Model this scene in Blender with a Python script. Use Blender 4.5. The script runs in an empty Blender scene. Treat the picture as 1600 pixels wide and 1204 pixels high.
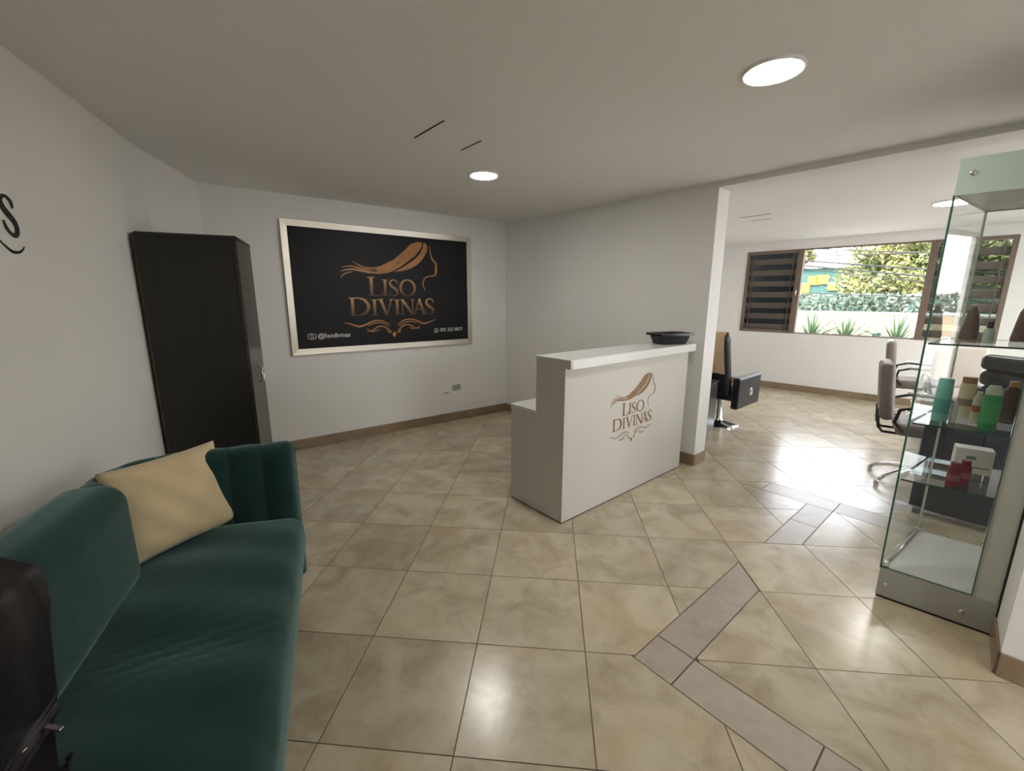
import bpy, bmesh, math, random
from mathutils import Vector, Matrix
random.seed(7)
R = math.radians
scene = bpy.context.scene
COL = scene.collection

# ------------------------------------------------------------------ camera
cam_d = bpy.data.cameras.new('camera'); cam = bpy.data.objects.new('camera', cam_d); COL.objects.link(cam)
cam_d.sensor_fit = 'HORIZONTAL'; cam_d.sensor_width = 36.0
cam_d.lens = 36.0 * 663.5 / 1600.0
cam_d.clip_start = 0.02; cam_d.clip_end = 300
cam.location = (0, 0, 1.5)
cam.rotation_euler = (Matrix.Rotation(R(90 - 11.63), 3, 'X') @ Matrix.Rotation(R(0.16), 3, 'Z')).to_euler()
scene.camera = cam

# ------------------------------------------------------------------ world, sun, exposure
world = bpy.data.worlds.new('sky'); scene.world = world; world.use_nodes = True
wn = world.node_tree; wn.nodes.clear()
w_out = wn.nodes.new('ShaderNodeOutputWorld'); w_bg = wn.nodes.new('ShaderNodeBackground')
w_sky = wn.nodes.new('ShaderNodeTexSky'); w_sky.sky_type = 'NISHITA'; w_sky.sun_disc = False
w_sky.sun_elevation = R(52); w_sky.sun_rotation = R(200); w_sky.air_density = 1.6; w_sky.dust_density = 4.0
w_mix = wn.nodes.new('ShaderNodeMixRGB'); w_mix.inputs[0].default_value = 0.65
w_mix.inputs[2].default_value = (7.0, 6.9, 7.2, 1)          # bright overcast haze
wn.links.new(w_sky.outputs[0], w_mix.inputs[1]); wn.links.new(w_mix.outputs[0], w_bg.inputs[0])
w_bg.inputs[1].default_value = 1.3
wn.links.new(w_bg.outputs[0], w_out.inputs[0])
sun_d = bpy.data.lights.new('sun', 'SUN'); sun_d.energy = 5.0; sun_d.angle = R(3); sun_d.color = (1, .95, .86)
sun = bpy.data.objects.new('sun', sun_d); COL.objects.link(sun); sun.location = (-6, -8, 20)
sun.rotation_euler = Vector((.62, .52, -.85)).to_track_quat('-Z', 'Y').to_euler()
scene.view_settings.view_transform = 'Standard'; scene.view_settings.look = 'None'
scene.view_settings.gamma = 1.0; scene.view_settings.use_curve_mapping = False
scene.view_settings.exposure = 0.27
scene.cycles.transparent_max_bounces = 24
LAMP = 95.0      # radiance of the LED downlights

# ------------------------------------------------------------------ helpers
def rot2(p, a):
    c, s = math.cos(a), math.sin(a); return (p[0]*c - p[1]*s, p[0]*s + p[1]*c)
def d2(deg): return Vector((math.cos(R(deg)), math.sin(R(deg))))
def V2(*a): return Vector(a)

class MB:
    def __init__(s): s.v = []; s.f = []; s.m = []
    def add(s, vs, fs, mi=0):
        o = len(s.v); s.v += [tuple(x) for x in vs]
        for f in fs: s.f.append([i + o for i in f]); s.m.append(mi)
        return s
    def box(s, x0, x1, y0, y1, z0, z1, mi=0, M=None, side=None):
        vs = [(x, y, z) for z in (z0, z1) for y in (y0, y1) for x in (x0, x1)]
        if M is not None: vs = [M @ Vector(v) for v in vs]
        fs = [(0,2,3,1), (4,5,7,6), (0,1,5,4), (2,6,7,3), (0,4,6,2), (1,3,7,5)]
        o = len(s.v); s.v += [tuple(v) for v in vs]
        for k, f in enumerate(fs): s.f.append([i + o for i in f]); s.m.append(mi if side is None or k not in side[0] else side[1])
        return s
    def prism(s, poly, z0, z1, mi=0, edge=None):
        if sum(poly[i][0]*poly[(i+1) % len(poly)][1] - poly[(i+1) % len(poly)][0]*poly[i][1] for i in range(len(poly))) < 0: poly = poly[::-1]
        n = len(poly); vs = [(p[0], p[1], z0) for p in poly] + [(p[0], p[1], z1) for p in poly]
        s.add(vs, [list(range(n))[::-1], list(range(n, 2*n))], mi)
        s.f += [[len(s.v)-2*n + i, len(s.v)-2*n + (i+1) % n, len(s.v)-n + (i+1) % n, len(s.v)-n + i] for i in range(n)]
        s.m += [mi if edge is None else edge]*n
        return s
    def tube(s, pts, r, seg=8, closed=False, mi=0):
        pts = [Vector(p) for p in pts]; n = len(pts); rr = r if isinstance(r, (list, tuple)) else [r]*n
        rings = []; up = None
        for i, p in enumerate(pts):
            if closed: t = pts[(i+1) % n] - pts[i-1]
            else: t = pts[min(i+1, n-1)] - pts[max(i-1, 0)]
            t.normalize()
            if up is None:
                up = Vector((0,0,1)) if abs(t.z) < .9 else Vector((1,0,0))
            a = t.cross(up); a.normalize(); b = a.cross(t); b.normalize(); up = b
            rings.append([p + (a*math.cos(2*math.pi*k/seg) + b*math.sin(2*math.pi*k/seg))*rr[i] for k in range(seg)])
        o = len(s.v); s.v += [tuple(v) for g in rings for v in g]
        m = n if closed else n-1
        for i in range(m):
            j = (i+1) % n
            for k in range(seg):
                s.f.append([o+i*seg+k, o+i*seg+(k+1) % seg, o+j*seg+(k+1) % seg, o+j*seg+k]); s.m.append(mi)
        if not closed:
            s.f.append([o+k for k in range(seg)][::-1]); s.f.append([o+(n-1)*seg+k for k in range(seg)]); s.m += [mi, mi]
        return s
    def lathe(s, prof, seg=20, c=(0,0,0), mi=0, sx=1, sy=1):
        o = len(s.v)
        for (r, z) in prof:
            for k in range(seg):
                a = 2*math.pi*k/seg; s.v.append((c[0]+r*sx*math.cos(a), c[1]+r*sy*math.sin(a), c[2]+z))
        for i in range(len(prof)-1):
            for k in range(seg):
                s.f.append([o+i*seg+k, o+i*seg+(k+1) % seg, o+(i+1)*seg+(k+1) % seg, o+(i+1)*seg+k]); s.m.append(mi)
        s.f.append([o+k for k in range(seg)][::-1]); s.f.append([o+(len(prof)-1)*seg+k for k in range(seg)]); s.m += [mi, mi]
        return s
    def grid(s, fn, nu, nv, closed_u=False, mi=0, flip=False):
        o = len(s.v)
        for i in range(nu+1):
            for j in range(nv+1): s.v.append(tuple(fn(i/nu, j/nv)))
        for i in range(nu):
            for j in range(nv):
                f = [o+i*(nv+1)+j, o+(i+1)*(nv+1)+j, o+(i+1)*(nv+1)+j+1, o+i*(nv+1)+j+1]
                s.f.append(f[::-1] if flip else f); s.m.append(mi)
        return s
    def build(s, name, mat, parent=None, smooth=False, bevel=0, seg=2, fix=True, weld=0, sub=0, autos=None):
        me = bpy.data.meshes.new(name); me.from_pydata(s.v, [], s.f)
        mats = mat if isinstance(mat, (list, tuple)) else [mat]
        for m in mats: me.materials.append(m)
        for p, mi in zip(me.polygons, s.m): p.material_index = mi
        if fix or weld:
            bm = bmesh.new(); bm.from_mesh(me)
            if weld: bmesh.ops.remove_doubles(bm, verts=bm.verts, dist=weld)
            if fix: bmesh.ops.recalc_face_normals(bm, faces=bm.faces)
            bm.to_mesh(me); bm.free()
        if smooth:
            for p in me.polygons: p.use_smooth = True
            if autos: me.set_sharp_from_angle(angle=R(autos))
        o = bpy.data.objects.new(name, me); COL.objects.link(o)
        if parent is not None: o.parent = parent
        if bevel:
            b = o.modifiers.new('bevel', 'BEVEL'); b.width = bevel; b.segments = seg; b.limit_method = 'ANGLE'; b.angle_limit = R(40)
            for p in me.polygons: p.use_smooth = True
            b.harden_normals = True
        if sub:
            q = o.modifiers.new('subd', 'SUBSURF'); q.levels = sub; q.render_levels = sub
        return o

def sheet(a, b, z0, z1, t=.005, name='pane', mats=None, parent=None):
    """upright glass sheet from plan point a to b with a solid edge all round"""
    a, b = Vector(a), Vector(b); n = Vector((-(b-a).y, (b-a).x)).normalized()*t/2; e = (b-a).normalized()*.004
    mb = MB(); mb.add([(a.x, a.y, z0), (b.x, b.y, z0), (b.x, b.y, z1), (a.x, a.y, z1)], [(0,1,2,3)], 0)
    for p, q in ((a, a+e), (b-e, b)): mb.prism([tuple(p-n), tuple(q-n), tuple(q+n), tuple(p+n)], z0, z1, 1)
    for y0, y1 in ((z0, z0+.004), (z1-.004, z1)): mb.prism([tuple(a+e-n), tuple(b-e-n), tuple(b-e+n), tuple(a+e+n)], y0, y1, 1)
    return mb.build(name, mats, parent, fix=False)
def slab(poly, z, t=.008, name='glass_shelf', mats=None, parent=None):
    """level glass shelf: one clear face and a solid green edge"""
    mb = MB(); mb.add([(p[0], p[1], z) for p in poly], [list(range(len(poly)))], 0)
    c = Vector((sum(p[0] for p in poly)/len(poly), sum(p[1] for p in poly)/len(poly)))
    for i in range(len(poly)):
        p, q = Vector(poly[i]), Vector(poly[(i+1) % len(poly)]); d = Vector((-(q-p).y, (q-p).x)).normalized()*.003
        if d.dot(c-p) < 0: d = -d
        mb.prism([tuple(p), tuple(q), tuple(q+d), tuple(p+d)], z-t, z-.0002, 1)
    return mb.build(name, mats, parent, fix=False)

def rbox(mb, x0, x1, y0, y1, z0, z1, r, n=5, bulge=0.0, M=None):
    """soft rounded box (upholstery); all six sides as one closed skin"""
    cx, cy, cz = (x0+x1)/2, (y0+y1)/2, (z0+z1)/2; hx, hy, hz = (x1-x0)/2, (y1-y0)/2, (z1-z0)/2
    N = 10
    def pt(v):
        q = [max(-1, min(1, c)) for c in v]
        p = [q[0]*hx, q[1]*hy, q[2]*hz]
        inn = [max(-h+r, min(h-r, c)) for c, h in zip(p, (hx, hy, hz))]
        d = Vector(p) - Vector(inn)
        if d.length > 1e-9: d = d.normalized()*r
        w = Vector(inn) + d
        if bulge:
            w += Vector((q[0]*abs(q[0])**3*(1-q[1]**2)*(1-q[2]**2)*bulge*.4, q[1]*abs(q[1])**3*(1-q[0]**2)*(1-q[2]**2)*bulge*.4, q[2]*abs(q[2])**3*(1-q[0]**2)*(1-q[1]**2)*bulge))
        w += Vector((cx, cy, cz))
        return M @ w if M is not None else w
    def prm(t, h):       # cluster samples into the rounded rims
        return max(-1, min(1, t))
    def samples(h):
        k = min(.95, r/h); a = [-1 + k*(1-math.cos(math.pi/2*i/n)) if False else -1 + k*i/n for i in range(n)]
        mid = [-(1-k) + 2*(1-k)*i/N for i in range(N+1)]
        return a + mid + [-x for x in a[::-1]]
    sx, sy, sz = samples(hx), samples(hy), samples(hz)
    for ax, (A, B) in enumerate(((sy, sz), (sx, sz), (sx, sy))):
        for sg in (-1, 1):
            def fn(u, v, A=A, B=B, ax=ax, sg=sg):
                a = A[round(u*(len(A)-1))]; b = B[round(v*(len(B)-1))]
                q = [0, 0, 0]; q[ax] = sg; o = [i for i in range(3) if i != ax]; q[o[0]] = a; q[o[1]] = b
                return pt(q)
            mb.grid(fn, len(A)-1, len(B)-1)
    return mb

def empty(name, loc=(0,0,0), rz=0, label=None, cat=None, group=None):
    o = bpy.data.objects.new(name, None); COL.objects.link(o); o.location = loc; o.rotation_euler = (0, 0, R(rz))
    o.empty_display_size = .1
    return tag(o, label, cat, group)
def tag(o, label=None, cat=None, group=None, kind=None):
    if label: o['label'] = label
    if cat: o['category'] = cat
    if group: o['group'] = group
    if kind: o['kind'] = kind
    return o
def part(o, label): o['label'] = label; return o
def struct(o): o['kind'] = 'structure'; return o

# ------------------------------------------------------------------ materials
def mat(name, col, rough=.5, metal=0.0, col2=None, scale=8, bump=0, bscale=60, spec=.5, sheen=0, emit=None, estr=0, coat=0, detail=4, coord='Object', ior=None, stretch=None, lo=.35, hi=.65):
    m = bpy.data.materials.new(name); m.use_nodes = True; nt = m.node_tree; b = nt.nodes['Principled BSDF']
    b.inputs['Base Color'].default_value = (*col, 1); b.inputs['Roughness'].default_value = rough; b.inputs['Metallic'].default_value = metal
    b.inputs['Specular IOR Level'].default_value = spec
    if sheen:
        b.inputs['Sheen Weight'].default_value = sheen; b.inputs['Sheen Roughness'].default_value = .45
    if coat: b.inputs['Coat Weight'].default_value = coat; b.inputs['Coat Roughness'].default_value = .08
    if emit: b.inputs['Emission Color'].default_value = (*emit, 1); b.inputs['Emission Strength'].default_value = estr
    src = None
    if col2 or bump:
        tc = nt.nodes.new('ShaderNodeTexCoord'); src = tc.outputs[coord]
        if stretch:
            mp = nt.nodes.new('ShaderNodeMapping'); mp.inputs['Scale'].default_value = stretch
            nt.links.new(src, mp.inputs[0]); src = mp.outputs[0]
    if col2:
        n = nt.nodes.new('ShaderNodeTexNoise'); n.inputs['Scale'].default_value = scale; n.inputs['Detail'].default_value = detail
        nt.links.new(src, n.inputs['Vector'])
        r = nt.nodes.new('ShaderNodeValToRGB'); r.color_ramp.elements[0].position = lo; r.color_ramp.elements[1].position = hi
        r.color_ramp.elements[0].color = (*col, 1); r.color_ramp.elements[1].color = (*col2, 1)
        nt.links.new(n.outputs[0], r.inputs[0]); nt.links.new(r.outputs[0], b.inputs['Base Color'])
    if bump:
        n2 = nt.nodes.new('ShaderNodeTexNoise'); n2.inputs['Scale'].default_value = bscale; n2.inputs['Detail'].default_value = 3
        nt.links.new(src, n2.inputs['Vector'])
        bp = nt.nodes.new('ShaderNodeBump'); bp.inputs['Strength'].default_value = bump; bp.inputs['Distance'].default_value = .01
        nt.links.new(n2.outputs[0], bp.inputs['Height']); nt.links.new(bp.outputs[0], b.inputs['Normal'])
    return m

def glass(name, tint, refl=1.0, rough=0.0):
    """thin architectural glass: tinted see-through with a Fresnel reflection"""
    m = bpy.data.materials.new(name); m.use_nodes = True; nt = m.node_tree; nt.nodes.clear()
    o = nt.nodes.new('ShaderNodeOutputMaterial'); t = nt.nodes.new('ShaderNodeBsdfTransparent'); g = nt.nodes.new('ShaderNodeBsdfGlossy')
    f = nt.nodes.new('ShaderNodeFresnel'); f.inputs[0].default_value = 1.45; mx = nt.nodes.new('ShaderNodeMixShader')
    t.inputs[0].default_value = (*tint, 1); g.inputs['Roughness'].default_value = rough; g.inputs['Color'].default_value = (refl, refl, refl, 1)
    nt.links.new(f.outputs[0], mx.inputs[0]); nt.links.new(t.outputs[0], mx.inputs[1]); nt.links.new(g.outputs[0], mx.inputs[2]); nt.links.new(mx.outputs[0], o.inputs[0])
    return m

def tile_mat(name, c0, c1, c2, rough, bump=.02, cscale=5.0):
    m = bpy.data.materials.new(name); m.use_nodes = True; nt = m.node_tree; b = nt.nodes['Principled BSDF']
    geo = nt.nodes.new('ShaderNodeNewGeometry'); oi = nt.nodes.new('ShaderNodeObjectInfo')
    sc = nt.nodes.new('ShaderNodeVectorMath'); sc.operation = 'SCALE'; sc.inputs[0].default_value = (31, 17, 23)
    nt.links.new(oi.outputs['Random'], sc.inputs['Scale'])
    ad = nt.nodes.new('ShaderNodeVectorMath'); ad.operation = 'ADD'
    nt.links.new(geo.outputs['Position'], ad.inputs[0]); nt.links.new(sc.outputs[0], ad.inputs[1])
    n1 = nt.nodes.new('ShaderNodeTexNoise'); n1.inputs['Scale'].default_value = cscale; n1.inputs['Detail'].default_value = 5; n1.inputs['Roughness'].default_value = .6; n1.inputs['Distortion'].default_value = .6
    n2 = nt.nodes.new('ShaderNodeTexNoise'); n2.inputs['Scale'].default_value = cscale*.6; n2.inputs['Detail'].default_value = 3
    nt.links.new(ad.outputs[0], n1.inputs['Vector']); nt.links.new(ad.outputs[0], n2.inputs['Vector'])
    r = nt.nodes.new('ShaderNodeValToRGB'); e = r.color_ramp.elements
    e[0].position = .3; e[0].color = (*c1, 1); e[1].position = .62; e[1].color = (*c0, 1)
    nt.links.new(n1.outputs[0], r.inputs[0])
    r2 = nt.nodes.new('ShaderNodeValToRGB'); r2.color_ramp.elements[0].position = .5; r2.color_ramp.elements[1].position = .72
    r2.color_ramp.elements[0].color = (0,0,0,1); r2.color_ramp.elements[1].color = (.75,.75,.75,1)
    nt.links.new(n2.outputs[0], r2.inputs[0])
    mx = nt.nodes.new('ShaderNodeMixRGB'); mx.inputs[2].default_value = (*c2, 1)
    nt.links.new(r2.outputs[0], mx.inputs[0]); nt.links.new(r.outputs[0], mx.inputs[1])
    hv = nt.nodes.new('ShaderNodeHueSaturation'); mr = nt.nodes.new('ShaderNodeMapRange')
    mr.inputs['To Min'].default_value = .9; mr.inputs['To Max'].default_value = 1.1
    nt.links.new(oi.outputs['Random'], mr.inputs[0]); nt.links.new(mr.outputs[0], hv.inputs['Value']); nt.links.new(mx.outputs[0], hv.inputs['Color'])
    nt.links.new(hv.outputs[0], b.inputs['Base Color'])
    b.inputs['Roughness'].default_value = rough; b.inputs['Specular IOR Level'].default_value = .75
    if bump:
        bp = nt.nodes.new('ShaderNodeBump'); bp.inputs['Strength'].default_value = bump; bp.inputs['Distance'].default_value = .01
        nt.links.new(n1.outputs[0], bp.inputs['Height']); nt.links.new(bp.outputs[0], b.inputs['Normal'])
    return m

M = {}
M['wall'] = mat('white_paint', (.83,.82,.795), .75, col2=(.81,.80,.775), scale=1.5, bump=.03, bscale=120)
M['ceil'] = mat('ceiling_paint', (.86,.845,.82), .8, col2=(.84,.825,.80), scale=1.2)
M['grout'] = mat('dark_grout', (.10,.075,.05), .8, col2=(.15,.12,.085), scale=6)
M['tile'] = tile_mat('beige_ceramic_tile', (.54,.475,.355), (.37,.305,.21), (.47,.37,.235), .23)
M['strip'] = tile_mat('grey_border_tile', (.45,.39,.325), (.36,.305,.25), (.42,.36,.295), .3, cscale=9)
M['bb'] = tile_mat('brown_skirting_tile', (.30,.22,.14), (.19,.13,.08), (.26,.18,.10), .3)
M['black_lam'] = mat('black_wood_laminate', (.010,.010,.010), .42, col2=(.016,.015,.014), scale=4, stretch=(12,12,1))
M['door_lam_sheen'] = mat('dark_brown_laminate_sheen', (.030,.025,.022), .33, col2=(.045,.037,.032), scale=5, stretch=(14,14,1))  # lightened: the grazing reflection on the brown-black door is put into the colour
M['brown_edge'] = mat('brown_edge_band', (.05,.03,.018), .5)
M['chrome'] = mat('chrome', (.75,.75,.76), .12, 1.0)
M['steel'] = mat('brushed_silver_frame', (.60,.56,.49), .34, 1.0, bump=.05, bscale=200, stretch=(1,1,30))
M['sign_black'] = mat('black_sign_print', (.010,.010,.012), .5, spec=.25)
M['white_lam'] = mat('white_laminate', (.58,.56,.505), .35, col2=(.56,.54,.49), scale=2)
M['white_gloss'] = mat('white_gloss_top', (.76,.76,.74), .18)
M['dark_gap'] = mat('dark_shadow_gap_rubber', (.02,.018,.015), .7)
M['velvet'] = mat('green_velvet', (.007,.031,.026), .75, col2=(.011,.042,.037), scale=5, bump=.25, bscale=9, sheen=.85, spec=.2)
M['velvet'].node_tree.nodes['Principled BSDF'].inputs['Sheen Tint'].default_value = (.40,.60,.60,1)
M['beige'] = mat('beige_velour', (.70,.57,.36), .85, col2=(.65,.52,.32), scale=6, bump=.2, bscale=12, sheen=.25, spec=.2)
M['bag'] = mat('black_leather', (.010,.007,.010), .45, bump=.15, bscale=150)
M['black_plastic'] = mat('black_plastic', (.012,.012,.016), .32)
M['wall_black'] = mat('black_vinyl_lettering', (.012,.012,.012), .5)
M['white_print'] = mat('white_print', (.62,.62,.62), .6)
M['brown_print'] = mat('brown_print', (.21,.105,.045), .5, col2=(.26,.135,.06), scale=5)
M['taupe'] = mat('taupe_window_frame', (.17,.125,.095), .5)
M['louver'] = mat('taupe_louver_edge', (.115,.095,.08), .45)
M['dark_glass'] = mat('dark_tinted_louver_glass', (.010,.016,.024), .08, spec=.5)
M['glass_clear'] = glass('clear_window_glass', (.97,.98,.97))
M['glass_smoke'] = glass('smoked_louver_glass', (.42,.45,.44), rough=.05)
M['glass_green'] = glass('greenish_cabinet_glass', (.965,.985,.975))
M['glass_edge'] = mat('green_glass_edge', (.035,.13,.10), .15)
M['frost'] = mat('frosted_mint_glass', (.50,.60,.53), .25)
M['cab_white'] = mat('white_melamine', (.56,.57,.52), .35)
M['cab_grey'] = mat('grey_base_board', (.40,.41,.37), .35)
M['taupe_leather'] = mat('taupe_leatherette', (.21,.175,.15), .5, col2=(.19,.155,.135), scale=8)
M['cream_leather'] = mat('cream_leatherette', (.62,.55,.49), .5)
M['black_leather'] = mat('black_leatherette', (.012,.014,.020), .38, bump=.05, bscale=80)
M['navy_lam'] = mat('blue_black_laminate', (.020,.024,.040), .4)
M['towel'] = mat('beige_towel', (.62,.45,.30), .9, col2=(.56,.40,.26), scale=10, bump=.2, bscale=90)
M['white_plastic'] = mat('white_plastic', (.7,.7,.68), .4)
M['lamp_rim'] = mat('white_lamp_rim', (.8,.8,.78), .4)

def gold_mat():
    m = mat('copper_gradient_print', (.42,.17,.035), .45); nt = m.node_tree; b = nt.nodes['Principled BSDF']
    tc = nt.nodes.new('ShaderNodeTexCoord'); sp = nt.nodes.new('ShaderNodeSeparateXYZ'); nt.links.new(tc.outputs['Object'], sp.inputs[0])
    # each lettering row fades from pale gold at its top to brown at its foot (the print itself has this gradient)
    def row(z0, z1):
        mr = nt.nodes.new('ShaderNodeMapRange'); mr.inputs['From Min'].default_value = z0; mr.inputs['From Max'].default_value = z1
        nt.links.new(sp.outputs[2], mr.inputs[0]); return mr.outputs[0]
    a = row(-.06, .13); c = row(-.265, -.08)
    gt = nt.nodes.new('ShaderNodeMath'); gt.operation = 'GREATER_THAN'; gt.inputs[1].default_value = -.07; nt.links.new(sp.outputs[2], gt.inputs[0])
    mx = nt.nodes.new('ShaderNodeMix'); mx.data_type = 'FLOAT'; nt.links.new(gt.outputs[0], mx.inputs[0]); nt.links.new(c, mx.inputs[2]); nt.links.new(a, mx.inputs[3])
    r = nt.nodes.new('ShaderNodeValToRGB'); e = r.color_ramp.elements
    e[0].position = 0; e[0].color = (.07,.028,.012,1); e[1].position = 1; e[1].color = (.55,.32,.11,1)
    k = e.new(.5); k.color = (.26,.12,.04,1)
    nt.links.new(mx.outputs[0], r.inputs[0]); nt.links.new(r.outputs[0], b.inputs['Base Color'])
    return m
M['gold'] = gold_mat()
M['copper'] = mat('copper_print', (.36,.145,.035), .45, col2=(.46,.21,.06), scale=4)

# ------------------------------------------------------------------ room plan (metres; camera stands over the origin)
ZC = 2.42
K = V2(-.086, 5.606)                       # corner sign wall / partition
DB = d2(37.0); DP = d2(-49.3)
L0 = K - DB*3.123                          # corner sign wall / left wall
BD = V2(-2.364, 2.931); DL = V2(.3745, -.927)
N0 = BD + DL*4.456; P = V2(1.98, 1.466); N1 = P + d2(-47)*3.647
CA = V2(1.662, 3.666); NP = V2(.758, .652)  # partition end, partition normal towards the salon
RR = V2(2.84, 2.29)
F0 = V2(4.957, 6.659); DF = d2(-46); NF = V2(.7193, .6947)   # window wall
FL = F0 - DF*2.0; FR = F0 + DF*2.9
G0 = V2(.546, 5.18); N2 = N1 + (RR - P); G1 = FR - NF*4.6

def wallobj(name, polys, z0=0, z1=ZC, m='wall'):
    mb = MB()
    for p in polys: mb.prism([tuple(q) for q in p], z0, z1)
    return struct(mb.build(name, M[m]))
nb = V2(-DB.y, DB.x); nl = V2(-.927, -.3745)
wallobj('wall_back', [[L0 - DB*.2, K + DB*.0, K + nb*.15, L0 - DB*.2 + nb*.15]])
nl2 = V2(-(L0-BD).y, (L0-BD).x).normalized()
wallobj('wall_left', [[BD, L0, L0 + nl2*.15, BD + nl2*.15], [N0, BD, BD + nl*.15, N0 + nl*.15]])
wallobj('wall_partition', [[K, CA, CA + NP*.2, K + NP*.2]])
wallobj('wall_right', [[P, N1, N2, RR]])
DX0, DX1, DH = 2.4, 4.2, 2.2                # unseen glazed entrance added behind the camera to let daylight in
def fw_(a, b): return [V2(a,-1.2), V2(b,-1.2), V2(b,-1.35), V2(a,-1.35)]
mb = MB(); mb.prism([tuple(q) for q in fw_(N0.x, DX0)], 0, ZC).prism([tuple(q) for q in fw_(DX1, N1.x)], 0, ZC).prism([tuple(q) for q in fw_(DX0, DX1)], DH, ZC)
struct(mb.build('wall_front', M['wall']))
door = empty('added_door_1', (0, -1.27, 0)); door['kind'] = 'structure'  # door leaves of the added daylight opening, out of view
for k in range(2):
    xa, xb = (DX0, 3.15) if k == 0 else (3.15, DX1)
    MB().box(xa, xa+.05, -.025, .025, 0, DH).box(xb-.05, xb, -.025, .025, 0, DH).box(xa+.05, xb-.05, -.025, .025, 0, .08).box(xa+.05, xb-.05, -.025, .025, DH-.05, DH).build('added_door_frame', M['taupe'], door)
    sheet((xa+.05,0), (xb-.05,0), .08, DH-.05, .005, 'pane', [M['glass_clear'], M['taupe']], door)
wallobj('wall_salon_left', [[FL, G0, G0 + V2(-.695,.719)*.15, FL + V2(-.695,.719)*.15]])
sr_n = V2(.695,-.719)*.15
def srp(a, b): p, q = FR - NF*a, FR - NF*b; return [tuple(p), tuple(q), tuple(q + sr_n), tuple(p + sr_n)]
mb = MB(); mb.prism(srp(0, .35), 0, ZC).prism(srp(3.95, 4.6), 0, ZC).prism(srp(.35, 3.95), 0, .35).prism(srp(.35, 3.95), 2.3, ZC)  # opening left for the added, unseen window
struct(mb.build('wall_salon_right', M['wall']))
WS0, WS1, WZ0, WZ1 = -1.31, 1.735, .945, 2.275
def fp(s, o=0): return F0 + DF*s + NF*o
mb = MB()
for s0, s1, z0, z1 in ((-2.0, WS0, 0, ZC), (WS1, 2.9, 0, ZC), (WS0, WS1, 0, WZ0), (WS0, WS1, WZ1, ZC)):
    mb.prism([tuple(fp(s0)), tuple(fp(s1)), tuple(fp(s1, .15)), tuple(fp(s0, .15))], z0, z1)
struct(mb.build('wall_window', M['wall']))
wallobj('trim_1', [[CA, RR, RR + NP*.2, CA + NP*.2]], 2.377, ZC)     # beam over the opening
hull = [N0 + V2(-.1,-1.9), N1 + V2(.4,-1.9), N2 + V2(.6,-.2), FR + V2(.4,-.2), FR + NF*.3, FL + NF*.3, FL + V2(-.3,.2), L0 + V2(-.3,.4), BD + V2(-.3,0)]  # runs on past the front wall as an added canopy that blocks sun
struct(MB().prism([tuple(p) for p in hull], ZC, ZC+.15).build('ceiling', M['ceil']))
floor = struct(MB().prism([tuple(p) for p in hull], -.15, -.002).build('floor', M['grout']))

# ---- floor tiles: every tile its own piece
TS, TY, TO = .4735, R(-5.02), V2(-.1514, 1.6125)
def g2w(p): q = rot2((p[0]*TS, p[1]*TS), TY); return V2(TO.x + q[0], TO.y + q[1])
def clip(poly, a, b, c):                  # keep a*x+b*y<=c
    out = []
    for i in range(len(poly)):
        p, q = poly[i], poly[(i+1) % len(poly)]; dp = a*p[0]+b*p[1]-c; dq = a*q[0]+b*q[1]-c
        if dp <= 0: out.append(p)
        if (dp < 0 < dq) or (dq < 0 < dp):
            t = dp/(dp-dq); out.append((p[0]+t*(q[0]-p[0]), p[1]+t*(q[1]-p[1])))
    return out
def area(p): return abs(sum(p[i][0]*p[(i+1) % len(p)][1]-p[(i+1) % len(p)][0]*p[i][1] for i in range(len(p))))/2 if len(p) > 2 else 0
def halves(poly):
    s = sum(poly[i][0]*poly[(i+1) % len(poly)][1]-poly[(i+1) % len(poly)][0]*poly[i][1] for i in range(len(poly)))
    if s < 0: poly = poly[::-1]
    hs = []
    for i in range(len(poly)):
        p, q = poly[i], poly[(i+1) % len(poly)]; l = math.hypot(q[0]-p[0], q[1]-p[1])
        if l < 1e-6: continue
        a, b = (q[1]-p[1])/l, -(q[0]-p[0])/l; hs.append((l, a, b, a*p[0]+b*p[1]))
    return sorted(hs, reverse=True)
def subtract(poly, cut, cap=False):
    res = []; cur = poly; hs = halves(cut)
    if cap: hs.sort(key=lambda h: h[1]+h[2])          # trim along the strip's end first
    for l, a, b, c in hs:
        o = clip(cur, -a, -b, -c)
        if area(o) > .004: res.append(o)
        cur = clip(cur, a, b, c)
        if area(cur) < 1e-5: return res if area(cur) < 1e-5 and len(res) else [poly]
    return res
def inset(poly, d):
    out = poly
    for l, a, b, c in halves(poly): out = clip(out, a, b, c-d)
    return out
def sstrip(lo, hi, s0, s1):               # band lo<x-y<hi, s0<x+y<s1 in tile units
    return [((s0+lo)/2, (s0-lo)/2), ((s0+hi)/2, (s0-hi)/2), ((s1+hi)/2, (s1-hi)/2), ((s1+lo)/2, (s1-lo)/2)]
cuts = [[(1.43,-.02), (1.69,-.28), (2.99,1.02), (2.99,1.54)],
        [(1.69,-.28), (1.97,.0), (4.27,-2.3), (3.99,-2.58)],
        [(3.5,2.0), (3.98,2.0), (4.965,2.985), (4.725,3.225)],
        sstrip(.56, 3.7, 7.95, 8.55)]
strips = [sstrip(1.45, 1.97, 1.41, 1.97), [(1.71,.26), (1.97,.0), (2.99,1.02), (2.99,1.54)],
          [(1.69,-.28), (1.97,.0), (2.66,-.69), (2.38,-.97)], [(2.38,-.97), (2.66,-.69), (4.27,-2.3), (3.99,-2.58)],
          [(3.5,2.0), (3.98,2.0), (4.44,2.46), (4.2,2.7)], [(4.2,2.7), (4.44,2.46), (4.965,2.985), (4.725,3.225)],
          sstrip(.56, 1.98, 7.95, 8.55), sstrip(1.98, 3.7, 7.95, 8.55)]
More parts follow.
